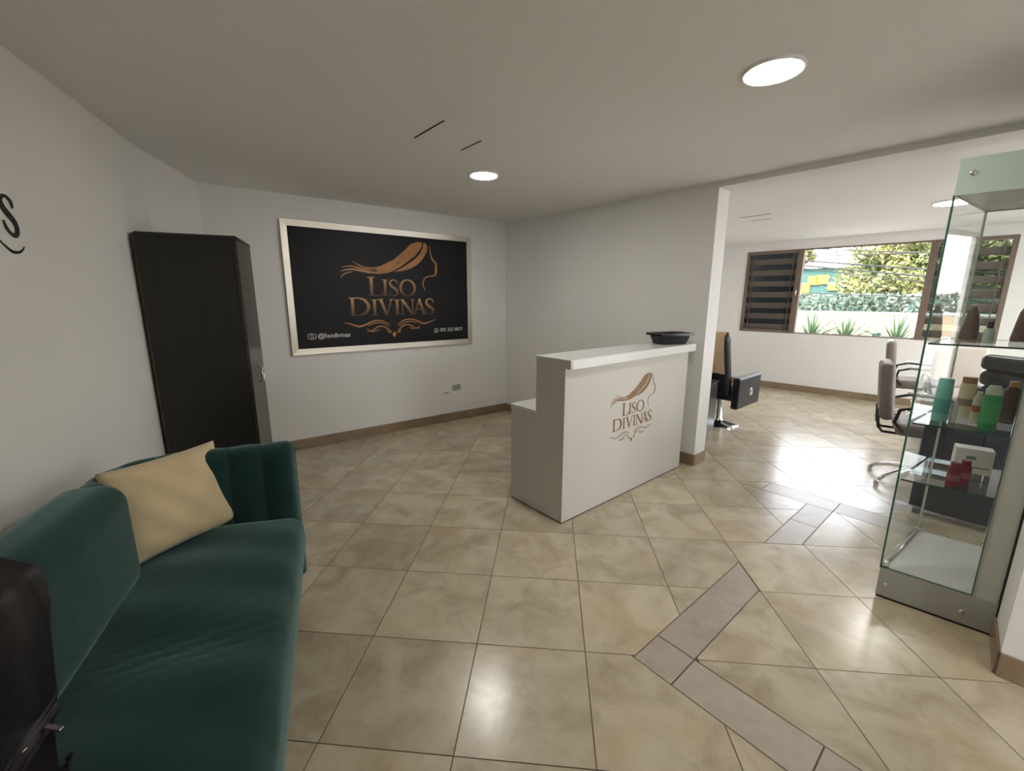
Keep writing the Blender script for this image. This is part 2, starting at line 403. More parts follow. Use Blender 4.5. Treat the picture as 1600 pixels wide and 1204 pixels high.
def inpoly(p, poly):
    r = False
    for i in range(len(poly)):
        a, b = poly[i], poly[i-1]
        if (a[1] > p[1]) != (b[1] > p[1]) and p[0] < (b[0]-a[0])*(p[1]-a[1])/(b[1]-a[1])+a[0]: r = not r
    return r
room1 = [tuple(q) for q in (K, L0, BD, N0, N1, P, RR, RR + NP*.2, CA + NP*.2, CA)]
room2 = [tuple(q) for q in (G0, FL, FR, G1, RR + NP*.2)]
def inside(p): return inpoly(p, room1) or inpoly(p, room2)
def lay(poly, m, name, gap=.0045):
    q = inset(poly, gap)
    if len(q) < 3 or area(q) < .002: return
    c = V2(sum(p[0] for p in q)/len(q), sum(p[1] for p in q)/len(q))
    wq = [g2w(p) for p in q]; wc = g2w(c)
    o = MB().prism([(p.x-wc.x, p.y-wc.y) for p in wq], -.010, 0).build(name, M[m], floor)
    o.location = (wc.x, wc.y, 0); o.rotation_euler = (R(random.uniform(-.06,.06)), R(random.uniform(-.06,.06)), 0)
for i in range(-9, 18):
    for j in range(-9, 15):
        cell = [(i,j), (i+1,j), (i+1,j+1), (i,j+1)]
        test = [g2w((i+a, j+b)) for a in (.05,.5,.95) for b in (.05,.5,.95)]
        if not any(inside(p) for p in test): continue
        pieces = [cell]
        for c in cuts:
            nx = []
            for pc in pieces:
                inter = pc
                for l, a, b, cc in halves(c): inter = clip(inter, a, b, cc)
                nx += subtract(pc, c, (i, j) == (1, -1)) if area(inter) > 1e-4 else [pc]
            pieces = nx
        for pc in pieces: lay(pc, 'tile', 'tile')
for sp_ in strips: lay(sp_, 'strip', 'border_tile', .006)

# ---- skirting
def skirt(name, a, b, n, h=.105, t=.012, cap=True):
    a, b, n = Vector(a), Vector(b), Vector(n).normalized()
    o = struct(MB().prism([tuple(a), tuple(b), tuple(b+n*t), tuple(a+n*t)], 0.0005, h).build(name, M['bb'], bevel=.003))
    return o
skirt('baseboard_back', L0, K, -nb)
skirt('baseboard_left', N0, BD, -nl); skirt('baseboard_left_corner', BD, L0, -nl2)
skirt('baseboard_partition', K, CA, -NP); skirt('baseboard_partition_end', CA, CA + NP*.2, DP)
skirt('baseboard_salon_partition', CA + NP*.2, G0, NP)
skirt('baseboard_right', P, N1, V2(-.731,-.682)); skirt('baseboard_right_return', P, RR, V2(-.682,.731), t=.01)
skirt('baseboard_front', N0, N1, V2(0,1))
skirt('baseboard_window', FL, FR, -NF); skirt('baseboard_salon_right', FR, G1, V2(-.695,.719)); skirt('baseboard_salon_left', FL, G0, V2(.695,-.719))

# ------------------------------------------------------------------ window: frame, louvres, panes
win = empty('window_1', (F0.x, F0.y, 0), -46); win['kind'] = 'structure'
def wb(name, m, x0, x1, y0, y1, z0, z1, parent=win, bevel=.004):
    return MB().box(x0, x1, y0, y1, z0, z1).build(name, M[m], parent, bevel=bevel)
fy0, fy1 = -.012, .07
wb('window_frame', 'taupe', WS0, WS0+.05, fy0, fy1, WZ0, WZ1); wb('window_frame', 'taupe', WS1-.05, WS1, fy0, fy1, WZ0, WZ1)
wb('window_frame', 'taupe', WS0+.05, -.53, fy0, fy1, WZ1-.045, WZ1); wb('window_frame', 'taupe', WS0+.05, -.53, fy0, fy1, WZ0, WZ0+.045)
wb('window_frame', 'taupe', 1.03, WS1-.05, fy0, fy1, WZ1-.045, WZ1); wb('window_frame', 'taupe', 1.03, WS1-.05, fy0, fy1, WZ0, WZ0+.045)
ml = wb('mullion', 'taupe', -.565, -.48, fy0, fy1, WZ0, WZ1); wb('mullion', 'taupe', .965, 1.04, fy0, fy1, WZ0, WZ1)
wb('window_frame', 'taupe', -.48, .965, .01, .06, WZ1-.018, WZ1); wb('window_frame', 'taupe', -.48, .965, .01, .06, WZ0, WZ0+.016)
MB().tube([(-.52,-.03,1.55),(-.525,-.04,1.60),(-.52,-.03,1.64)], .008).build('latch_handle', M['chrome'], ml, smooth=True)
sheet((-.48,.032), (.965,.032), WZ0+.016, WZ1-.018, .004, 'pane', [M['glass_clear'], M['taupe']], win)
def louvres(x0, x1, gm, em):
    n = 7; z0, z1 = WZ0+.045, WZ1-.045; p = (z1-z0)/n
    for k in range(n):
        zc = z0 + p*(k+.5); T = Matrix.Translation((0, .03, zc)) @ Matrix.Rotation(R(12), 4, 'X')
        g = MB().box(x0, x1, -.0025, .0025, -p*.5, p*.5, M=T).build('louvre_pane', M[gm], win)
        MB().box(x0, x1, -.012, .006, -p*.52, p*.03, M=T).build('louvre_rail', M[em], g, bevel=.003)
louvres(WS0+.05, -.565, 'dark_glass', 'louver'); louvres(1.04, WS1-.05, 'glass_smoke', 'louver')
for x in (-1.2, -.62, 1.1, 1.63): MB().box(x-.006, x+.006, .0, .012, WZ0+.05, WZ1-.05).build('louvre_bar', M['louver'], win)

w2 = empty('added_window_2', (FR.x, FR.y, 0), math.degrees(math.atan2(-NF.y, -NF.x))); w2['kind'] = 'structure'  # unseen window added to bring more daylight into the salon
for a, b in ((.35, .4), (2.12, 2.18), (3.9, 3.95)): MB().box(a, b, .03, .09, .35, 2.3).build('window_frame', M['taupe'], w2)
for z in (.35, 2.255): MB().box(.4, 3.9, .03, .09, z, z+.045).build('window_frame', M['taupe'], w2)
for a, b in ((.4, 2.12), (2.18, 3.9)): sheet((a,.057), (b,.057), .395, 2.255, .004, 'pane', [M['glass_clear'], M['taupe']], w2)

# ------------------------------------------------------------------ ceiling lamps and hatches
def lamp(x, y, r, label, power=1.0):
    t = empty('ceiling_lamp', (x, y, ZC), 0, label, 'lamp', 'round LED ceiling lamps')
    MB().lathe([(r+.012, 0), (r+.012, -.008), (r+.004, -.012), (r, -.010), (r, 0)], 40).build('lamp_rim', M['lamp_rim'], t, smooth=True, autos=40)
    m = bpy.data.materials.get('led_%d' % round(power*100)) or mat('led_%d' % round(power*100), (1,1,1), .5, emit=(1.0,.965,.90), estr=LAMP*power)
    MB().lathe([(r-.001, -.0095), (r-.001, -.0115)], 40).build('diffuser', m, t)
    return t
lamp(-.22, 3.494, .10, 'round glowing ceiling lamp nearest the black sign')
lamp(1.07, 1.97, .105, 'round glowing ceiling lamp above the way into the salon, largest in view')
lamp(1.85, -.25, .10, 'added unseen ceiling lamp behind the camera towards the right wall')  # lamp added out of view to brighten the room
lamp(4.27, 4.36, .16, 'round ceiling lamp in the salon beyond the glass cabinet', .6)
def hatch(c, ang, w, label, m1='dark_gap'):
    t = empty('ceiling_hatch', (c[0], c[1], ZC), ang, label, 'hatch')
    MB().box(-w/2, w/2, -w/2, w/2, -.0006, 0).build('panel', M['ceil'], t)
    for s in (-1, 1): MB().box(-w/2, w/2*(1 if s < 0 else .35), s*w/2-.003, s*w/2+.003, -.004, 0).build('edge_gap', M[m1], t)
hatch((-.346, 2.713), -49.3, .325, 'flush square white ceiling hatch with two dark edge gaps')
hatch((2.87, 5.20), -49.3, .32, 'faint flush square hatch in the salon ceiling', 'louver')

# ------------------------------------------------------------------ lettering and logo
def ribbon(mb, pts, w, y0=-.0015, y1=0, mi=0, closed=False, sub=3):
    pts = [Vector(p) for p in pts]; n = len(pts)
    ws = list(w) if isinstance(w, (list, tuple)) else [w]*n
    if sub > 1:                                   # Catmull-Rom smoothing
        q, qw = [], []
        for i in range(n if closed else n-1):
            a, b = pts[i], pts[(i+1) % n]; z = pts[i-1] if (i > 0 or closed) else a; c = pts[(i+2) % n] if (closed or i+2 < n) else b
            for k in range(sub):
                t = k/sub; t2, t3 = t*t, t*t*t
                q.append(.5*((2*a)+(b-z)*t+(2*z-5*a+4*b-c)*t2+(3*a-z-3*b+c)*t3)); qw.append(ws[i]*(1-t)+ws[(i+1) % n]*t)
        if not closed: q.append(pts[-1]); qw.append(ws[-1])
        pts, ws, n = q, qw, len(q)
    L_, R_ = [], []
    for i in range(n):
        t = (pts[(i+1) % n]-pts[i-1]) if closed else (pts[min(i+1, n-1)]-pts[max(i-1, 0)])
        t = t.normalized() if t.length > 1e-9 else Vector((1,0)); nn = Vector((-t.y, t.x))
        L_.append(pts[i]+nn*ws[i]/2); R_.append(pts[i]-nn*ws[i]/2)
    vs = [(p.x, y, p.y) for y in (y0, y1) for p in (L_ + R_)]
    fs = []
    for i in range(n if closed else n-1):
        j = (i+1) % n
        fs += [(i, j, n+j, n+i), (2*n+i, 3*n+i, 3*n+j, 2*n+j), (i, 2*n+i, 2*n+j, j), (n+i, n+j, 3*n+j, 3*n+i)]
    if not closed: fs += [(0, n, 3*n, 2*n), (n-1, 3*n-1, 4*n-1, 2*n-1)]
    mb.add(vs, fs, mi)
def flat(mb, poly, y0=-.0015, y1=0, mi=0):
    n = len(poly); mb.add([(p[0], y, p[1]) for y in (y0, y1) for p in poly], [list(range(n)), list(range(n, 2*n))[::-1]] + [[i, (i+1) % n, n+(i+1) % n, n+i] for i in range(n)], mi)
def glyph(mb, ch, x, z, w, h, y0):
    T, t, s = .17*h, .055*h, .045*h
    def P_(a): return [(x+p[0]*w, z+p[1]*h) for p in a]
    def st(a, wd, sub=1): ribbon(mb, P_(a), wd, y0, 0, sub=sub)
    def ser(cx, y, hw=.2*h): ribbon(mb, [(x+cx*w-hw, z+y*h), (x+cx*w+hw, z+y*h)], s, y0, 0, sub=1)
    e = s/2/h
    if ch == 'L': st([(.22,0),(.22,1)], T); ser(.22,1-e); ribbon(mb, [(x+.02*w, z+s/2), (x+.95*w, z+s/2)], s*1.3, y0, 0, sub=1); st([(.95,0),(1,.24)], [T*.5, t*.6])
    elif ch == 'I': st([(.5,0),(.5,1)], T); ser(.5,1-e); ser(.5,e)
    elif ch == 'V': st([(.16,1),(.52,0)], T); st([(.86,1),(.52,0)], t*1.1); ser(.16,1-e,.17*h); ser(.86,1-e,.14*h)
    elif ch == 'N': st([(.14,0),(.14,1)], t*1.1); st([(.12,1),(.88,0)], T); st([(.88,0),(.88,1)], t*1.1); ser(.12,1-e,.13*h); ser(.14,e,.14*h); ser(.88,1-e,.14*h)
    elif ch == 'A': st([(.1,0),(.5,1)], t*1.1); st([(.5,1),(.88,0)], T); st([(.24,.34),(.74,.34)], t); ser(.1,e,.13*h); ser(.88,e,.17*h)
    elif ch == 'D':
        st([(.2,0),(.2,1)], T); ser(.16,1-e,.14*h); ser(.16,e,.14*h)
        st([(.2,.97),(.5,.97),(.78,.84),(.93,.5),(.78,.16),(.5,.03),(.2,.03)], [t,t,T*.8,T*1.15,T*.8,t,t], 4)
    elif ch == 'O':
        a = [(.5+.44*math.cos(k*math.pi/8), .5+.49*math.sin(k*math.pi/8)) for k in range(16)]
        ribbon(mb, P_(a), [t + (T*1.05-t)*abs(math.cos(k*math.pi/8))**1.5 for k in range(16)], y0, 0, closed=True, sub=2)
    elif ch == 'S':
        st([(.88,.72),(.84,.9),(.6,.985),(.32,.95),(.16,.78),(.3,.6),(.62,.45),(.86,.28),(.76,.08),(.46,.01),(.2,.07),(.1,.3)], [t*.8,t,t,t*1.4,T*.8,T,T*1.1,T*.9,t*1.6,t,t,t*.8], 4)
WORDS = [('L',-.437,-.061,.15,.192), ('I',-.285,-.06,.055,.168), ('S',-.222,-.06,.115,.168), ('O',-.097,-.062,.185,.174),
         ('D',-.655,-.264,.225,.184), ('I',-.415,-.264,.065,.165), ('V',-.345,-.264,.175,.17), ('I',-.165,-.264,.06,.165), ('N',-.095,-.264,.16,.165), ('A',.05,-.264,.15,.172), ('S',.19,-.266,.12,.178)]
HAIR = [(.181,.518),(.119,.515),(.051,.487),(-.018,.43),(-.098,.361),(-.165,.31),(-.24,.271),(-.314,.238),(-.376,.224),(-.317,.195),(-.359,.184),(-.438,.196),(-.515,.207),(-.591,.209),(-.658,.2),(-.715,.172),(-.649,.188),(-.583,.191),(-.498,.179),(-.42,.167),(-.319,.164),(-.236,.173),(-.172,.195),(-.083,.242),(.008,.306),(.088,.361),(.148,.425),(.183,.478)]
LOCK = [(.201,.519),(.196,.468),(.158,.395),(.087,.33),(.006,.276),(-.073,.228),(-.156,.19),(-.053,.204),(.037,.232),(.118,.276),(.19,.346),(.24,.42),(.252,.472),(.232,.506)]
FACE = [(.278,.484),(.281,.422),(.301,.351),(.335,.311),(.359,.299),(.346,.278),(.351,.259),(.342,.238),(.347,.217),(.335,.179),(.305,.163),(.251,.156),(.209,.139),(.184,.097),(.181,.055),(.208,-.008)]
FW = [.006,.012,.02,.022,.012,.024,.027,.027,.027,.022,.014,.012,.012,.015,.014,.003]
FLO = [([(-.705,-.329),(-.644,-.345),(-.558,-.374),(-.477,-.352),(-.394,-.32),(-.311,-.323),(-.228,-.362)], [.004,.013,.017,.015,.013,.012,.004]),
       ([(-.47,-.372),(-.39,-.343),(-.31,-.345),(-.235,-.385)], [.003,.01,.009,.004]),
       ([(-.483,-.427),(-.421,-.42),(-.356,-.382),(-.294,-.385),(-.253,-.412),(-.217,-.445),(-.244,-.449),(-.262,-.422)], [.004,.01,.012,.012,.012,.01,.01,.005]),
       ([(-.48,-.397),(-.442,-.429),(-.38,-.427),(-.337,-.409)], [.003,.009,.009,.003]),
       ([(.326,-.323),(.251,-.348),(.167,-.366),(.086,-.331),(.007,-.313),(-.073,-.326),(-.142,-.37)], [.004,.013,.017,.015,.013,.012,.004]),
       ([(.09,-.36),(.02,-.338),(-.06,-.348),(-.13,-.39)], [.003,.01,.009,.004]),
       ([(.129,-.414),(.07,-.416),(.003,-.376),(-.053,-.374),(-.099,-.398),(-.141,-.444),(-.119,-.45),(-.106,-.424)], [.004,.01,.012,.012,.012,.01,.01,.005]),
       ([(.129,-.385),(.09,-.41),(.03,-.418),(-.01,-.40)], [.003,.009,.009,.003])]
def logo(parent, x, y, z, sc, mtext, mart, mslit, thin=1.0):
    def fin(mb, name, m):
        o = mb.build(name, M[m], parent); o.location = (x, y, z); o.scale = (sc[0], 1, sc[1]); return o
    mb = MB()
    for ch, a, b, w, h in WORDS: glyph(mb, ch, a, b, w, h, -.0015)
    fin(mb, 'lettering', mtext)
    mb = MB(); flat(mb, HAIR); flat(mb, LOCK)
    for a, w in (([(-.586,.281),(-.531,.249),(-.465,.226),(-.396,.221),(-.315,.229)], [.003,.01,.012,.012,.008]),
                 ([(-.689,.215),(-.637,.229),(-.58,.228),(-.514,.217),(-.437,.205),(-.327,.202)], [.003,.01,.012,.012,.01,.006]),
                 ([(-.706,.112),(-.686,.141),(-.642,.165),(-.584,.176)], [.003,.01,.011,.004])): ribbon(mb, a, w)
    o = fin(mb, 'hair_emblem', mart)
    mb = MB(); ribbon(mb, [(.022,.457),(-.075,.382),(-.187,.288)], [.002,.01,.002], -.0022, -.0012); ribbon(mb, [(-.052,.309),(-.119,.271)], [.002,.008], -.0022, -.0012)
    s = mb.build('strand_line', M[mslit], o)
    mb = MB(); ribbon(mb, FACE, [w*thin for w in FW]); fin(mb, 'face_profile', mart)
    mb = MB()
    for a, w in FLO: ribbon(mb, a, [q*thin for q in w])
    flat(mb, [(-.181,-.44),(-.208,-.467),(-.185,-.507),(-.157,-.469)]); fin(mb, 'flourish', mart)
def text(parent, s, x, y, z, size, m, name='lettering', bold=.006):
    c = bpy.data.curves.new('t', 'FONT'); c.body = s; c.size = size; c.extrude = .0006; c.offset = bold*size*2
    o = bpy.data.objects.new('t', c); COL.objects.link(o); dg = bpy.context.evaluated_depsgraph_get(); dg.update()
    me = bpy.data.meshes.new_from_object(o.evaluated_get(dg)); bpy.data.objects.remove(o); me.materials.clear(); me.materials.append(M[m]); me.name = name
    q = bpy.data.objects.new(name, me); COL.objects.link(q); q.parent = parent; q.location = (x, y, z); q.rotation_euler = (R(90), 0, 0)
    return q

# ------------------------------------------------------------------ black framed sign
SC = K + DB*(-1.34) - nb*.002
sign = empty('wall_sign', (SC.x, SC.y, 1.577), 37.0, 'large black framed sign with copper logo and lettering on the back wall', 'sign')
hw, hh, fw = 1.0145, .63, .062
SX = -.2
MB().box(SX-hw+.03, SX+hw-.03, -.016, 0, -hh+.03, hh-.03).build('sign_board', M['sign_black'], sign)
def frame_bar(a, b, c, d):            # mitred bar: outer a-b, inner c-d (x,z), bevelled face
    mb = MB(); pts = [a, b, d, c]
    mb.add([(SX+p[0], 0, p[1]) for p in pts] + [(SX+a[0]*.994, -.03, a[1]*.99), (SX+b[0]*.994, -.03, b[1]*.99), (SX+d[0], -.022, d[1]), (SX+c[0], -.022, c[1])],
           [(0,1,2,3), (4,5,6,7), (0,1,5,4), (1,2,6,5), (2,3,7,6), (3,0,4,7)])
    mb.build('frame_bar', M['steel'], sign)
o4 = [(-hw,-hh), (hw,-hh), (hw,hh), (-hw,hh)]; i4 = [(-hw+fw,-hh+fw), (hw-fw,-hh+fw), (hw-fw,hh-fw), (-hw+fw,hh-fw)]
for k in range(4): frame_bar(o4[k], o4[(k+1) % 4], i4[k], i4[(k+1) % 4])
logo(sign, 0, -.0162, .003, (1, 1), 'gold', 'copper', 'sign_black')
text(sign, '@lisodivinas', -1.018+.05, -.0166, -.47, .062, 'white_print'); text(sign, '305 222 8877', .372, -.0166, -.462, .055, 'white_print')
mb = MB(); ribbon(mb, [(-.03,-.022),(.03,-.022),(.03,.022),(-.03,.022)], .006, closed=True, sub=2)
ribbon(mb, [(.014*math.cos(k*math.pi/4), .014*math.sin(k*math.pi/4)) for k in range(8)], .005, closed=True, sub=1)
c = mb.build('camera_icon', M['white_print'], sign); c.location = (-1.02, -.0165, -.452)
mb = MB(); ribbon(mb, [(.024*math.cos(k*math.pi/5), .022*math.sin(k*math.pi/5)) for k in range(10)], .006, closed=True, sub=1); ribbon(mb, [(-.02,-.012),(-.03,-.028),(-.012,-.02)], .005, sub=1); ribbon(mb, [(-.008,.008),(-.006,-.004),(.008,-.008)], .006)
c = mb.build('phone_icon', M['white_print'], sign); c.location = (.328, -.0165, -.447)

# ---- wall socket + chipped paint beside it
q = K + DB*(-.757) - nb*.001
ws = empty('wall_socket', (q.x, q.y, .415), 37.0, 'small grey wall socket low on the wall below the sign', 'socket')
MB().box(-.056, .056, -.009, 0, -.036, .036).build('cover_plate', mat('grey_socket', (.42,.42,.40), .4), ws, bevel=.003)
for sx in (-.025, .025): MB().box(sx-.015, sx+.015, -.011, -.008, -.02, .02).build('outlet_face', mat('grey_outlet', (.36,.36,.35), .4), ws, bevel=.002)
mb = MB(); ribbon(mb, [(-.05,-.004),(-.02,.0),(.02,.004),(.05,.003)], [.003,.006,.009,.002], -.001, 0)
q = K + DB*(-.90); ck = mb.build('paint_chip', M['dark_gap']); ck.location = (q.x, q.y, .36); ck.rotation_euler = (0,0,R(37))
tag(ck, 'dark chipped paint scratch left of the wall socket', 'paint chip')

# ---- black letter S and curl on the left wall
q = BD + DL*1.395
wl = empty('wall_lettering', (q.x - nl.x*.001, q.y - nl.y*.001, 1.79), 0, 'black letter S with a curl beneath it on the left wall', 'lettering')
wl.rotation_euler = (0, 0, math.atan2(-DL.y, -DL.x))
S_ = [(.03,.055),(.024,.062),(.008,.068),(-.012,.062),(-.02,.045),(-.012,.022),(.012,.0),(.034,-.022),(.038,-.05),(.022,-.068),(-.002,-.062),(-.02,-.042),(-.026,-.02)]
mb = MB(); ribbon(mb, [(.037,.03),(.036,.05)] + S_[1:], [.010,.018,.015,.012,.015,.022,.027,.028,.026,.023,.017,.014,.016,.011], sub=4); mb.build('letter', M['wall_black'], wl)
mb = MB(); ribbon(mb, [(-.09,-.08),(-.045,-.112),(-.015,-.128),(.02,-.128),(.046,-.116),(.058,-.104)], [.004,.008,.011,.009,.006,.003], sub=4); mb.build('curl', M['wall_black'], wl)

# ------------------------------------------------------------------ reception desk
desk = empty('reception_desk', (.336, 2.632, 0), 40.3, 'white reception desk with brown logo and raised counter', 'desk')
DW, DD, UD, HT, HL = 1.55, .527, .265, 1.062, .742
MB().box(0, DW, 0, .02, .008, HT).build('front_panel', M['white_lam'], desk, bevel=.001)
for sx in (0, DW-.02):
    mb = MB(); pr = [(.0205,.008), (DD,.008), (DD,HL-.022), (UD,HL-.022), (UD,HT), (.0205,HT)]
    if sx == 0: pr = pr[:4] + [(UD,HT+.054), (-.044,HT+.054), (-.044,HT+.003), (.0205,HT+.003)]
    n = len(pr); mb.add([(sx, p[0], p[1]) for p in pr] + [(sx+.02, p[0], p[1]) for p in pr], [list(range(n)), list(range(n, 2*n))[::-1]] + [[i, (i+1) % n, n+(i+1) % n, n+i] for i in range(n)])
    mb.build('side_panel', M['white_lam'], desk)
MB().box(.0202, DW+.03, -.045, UD+.01, HT, HT+.0545).box(-.001, DW+.03, -.045, UD+.01, HT+.0546, HT+.062).build('counter_top', M['white_gloss'], desk, bevel=.002)
MB().box(-.002, DW, UD-.0, DD+.005, HL-.022, HL).build('worktop', M['white_gloss'], desk, bevel=.002)
MB().box(.02, DW-.02, UD-.02, UD, HL, HT).build('inner_riser', M['white_lam'], desk)
MB().box(.003, DW-.003, .003, DD-.003, 0, .008).build('plinth', M['dark_gap'], desk)
logo(desk, .865, -.0005, .675, (.54, .505), 'brown_print', 'brown_print', 'white_lam', .7)

# ---- black tray on the counter
tr = empty('plastic_tray', (.336 + rot2((1.40,.10), R(40.3))[0], 2.632 + rot2((1.40,.10), R(40.3))[1], HT+.062), 18, 'black plastic tray on the right end of the desk counter', 'tray')
def ring(x, y, z, r=.03, n=5):
    return [(sx*(x-r)+r*math.cos(a), sy*(y-r)+r*math.sin(a), z) for sx, sy, a0 in ((1,1,0),(-1,1,90),(-1,-1,180),(1,-1,270)) for a in [R(a0+90*k/n) for k in range(n+1)]]
def loft(mb, rings):
    n = len(rings[0]); o = len(mb.v); mb.v += [p for g in rings for p in g]
    for i in range(len(rings)-1):
        for k in range(n): mb.f.append([o+i*n+k, o+i*n+(k+1) % n, o+(i+1)*n+(k+1) % n, o+(i+1)*n+k]); mb.m.append(0)
    mb.f.append([o+k for k in range(n)][::-1]); mb.f.append([o+(len(rings)-1)*n+k for k in range(n)]); mb.m += [0, 0]
mb = MB(); loft(mb, [ring(.125,.075,.002), ring(.138,.088,.045), ring(.150,.100,.088), ring(.147,.097,.088), ring(.134,.084,.045), ring(.121,.071,.006)]); mb.build('tray_body', M['black_plastic'], tr, smooth=True, autos=35)
mb = MB(); loft(mb, [ring(.148,.098,.086,.035), ring(.168,.113,.086,.035), ring(.170,.115,.074,.035), ring(.173,.117,.074,.035), ring(.172,.116,.093,.035), ring(.147,.097,.093,.035)]); mb.f.pop(); mb.f.pop(); mb.m.pop(); mb.m.pop()
mb.build('rim', M['black_plastic'], tr, smooth=True, autos=35, fix=False)

# ------------------------------------------------------------------ wardrobe
WD = V2(-2.20, 2.571); wa = 22.2
wr = empty('wardrobe', (WD.x, WD.y, 0), wa, 'tall black wardrobe standing in the corner behind the sofa', 'wardrobe')
wx, wy, wh = .518, .488, 1.872                      # depth, width, height
MB().box(.014, wx-.022, 0.0, .018, .06, wh-.02).build('side_panel', M['black_lam'], wr)
MB().box(.014, wx-.022, wy-.018, wy, .06, wh-.02).build('side_panel', M['black_lam'], wr)
MB().box(0, .014, -.004, wy+.004, 0, wh-.008).build('back_panel', M['brown_edge'], wr)
MB().box(.014, wx, -.006, wy+.006, wh-.02, wh).build('top_panel', M['black_lam'], wr)
MB().box(.02, wx-.04, .02, wy-.02, 0, .06).build('plinth', M['black_lam'], wr)
MB().box(.014, wx-.022, .018, wy-.018, .06, .08).build('bottom_panel', M['black_lam'], wr)
dr = MB().box(wx-.02, wx, .002, wy-.002, .062, wh-.022).build('door', M['door_lam_sheen'], wr, bevel=.001)
hy, hz = .235, .965
h = MB().tube([(wx+.028, hy+.03*math.cos(a), hz+.052*math.sin(a)) for a in [2*math.pi*k/20 for k in range(20)]], .006, closed=True)
for s in (-1, 1): h.tube([(wx-.002, hy, hz+s*.052), (wx+.028, hy, hz+s*.052)], .006)
h.build('handle', M['chrome'], dr, smooth=True)

# ------------------------------------------------------------------ sofa
W0 = V2(-1.91, 1.81); AX = V2(-.39, .921); NX = V2(.921, .39)
sofa = empty('sofa', (W0.x, W0.y, 0), math.degrees(math.atan2(-AX.y, -AX.x)), 'long dark green velvet sofa along the left wall', 'sofa')
# local: x = -u (towards the camera), y = v (away from the wall)
SL, SV0, SV1, SH = 2.05, .105, .85, .81           # near end, back, front, shell height
X0 = .085; TH = .125; RC = .27
def shell_path():
    pts = []; c = TH/2
    xa, xb, yb = X0+c, SL-c, SV0+c; r = RC-c
    n = 24
    for k in range(n): pts.append((xa, SV1-.01 - (SV1-.01-(yb+r))*k/n))
    for k in range(17): a = R(180+90*k/16); pts.append((xa+r+r*math.cos(a), yb+r+r*math.sin(a)))
    m = 60
    for k in range(1, m): pts.append((xa+r+(xb-xa-2*r)*k/m, yb))
    for k in range(17): a = R(270+90*k/16); pts.append((xb-r+r*math.cos(a), yb+r+r*math.sin(a)))
    for k in range(1, n+1): pts.append((xb, yb+r+(SV1-.01-yb-r)*k/n))
    return pts
sp = [Vector(p) for p in shell_path()]
# resample evenly
ds = [0]
for i in range(1, len(sp)): ds.append(ds[-1]+(sp[i]-sp[i-1]).length)
TL_ = ds[-1]; NS = 300; rs = []; j = 0
for k in range(NS+1):
    t = TL_*k/NS
    while j < len(ds)-2 and ds[j+1] < t: j += 1
    f = (t-ds[j])/max(1e-9, ds[j+1]-ds[j]); rs.append(sp[j].lerp(sp[j+1], min(1, f)))
CH = .135
prof = []                                          # (offset towards inside, z, channel weight)
z0 = .10
prof += [(-TH/2+.0, z0, .2), (-TH/2-.006, .25, .4), (-TH/2-.010, .45, .5), (-TH/2-.006, .62, .5)]
for k in range(0, 9):
    a = R(180-180*k/8); prof.append((math.cos(a)*TH/2*.98, SH-.06+math.sin(a)*.06, .7))
prof += [(TH/2+.006, .66, 1), (TH/2+.012, .55, 1), (TH/2+.008, .42, 1), (TH/2-.002, .30, .3), (TH/2-.01, z0, .1)]
mb = MB(); NPF = len(prof)
for k in range(NS+1):
    p = rs[k]; t = (rs[min(k+1, NS)]-rs[max(k-1, 0)]).normalized(); nn = Vector((-t.y, t.x))     # towards inside
    u = (TL_*k/NS)/CH; groove = .030*(abs(math.sin(math.pi*u))**.45 - 1)
    e = min(TL_*k/NS, TL_*(1-k/NS)); endr = min(1, e/.035); endf = math.sqrt(max(0, 1-(1-endr)**2))
    for (o, z, wgt) in prof:
        oo = o*(.35+.65*endf) + (groove*wgt if o > 0 else -groove*wgt*.5)
        zz = z - (.03*(1-endf) if z > .6 else 0) + (groove*.35*wgt if z > .7 else 0)
        q = p + nn*oo; mb.v.append((q.x, q.y, zz))
for k in range(NS):
    for i in range(NPF):
        j = (i+1) % NPF; mb.f.append([k*NPF+i, k*NPF+j, (k+1)*NPF+j, (k+1)*NPF+i]); mb.m.append(0)
mb.f.append(list(range(NPF))); mb.f.append([NS*NPF+i for i in range(NPF)][::-1]); mb.m += [0, 0]
mb.build('channel_back', M['velvet'], sofa, smooth=True, autos=70)
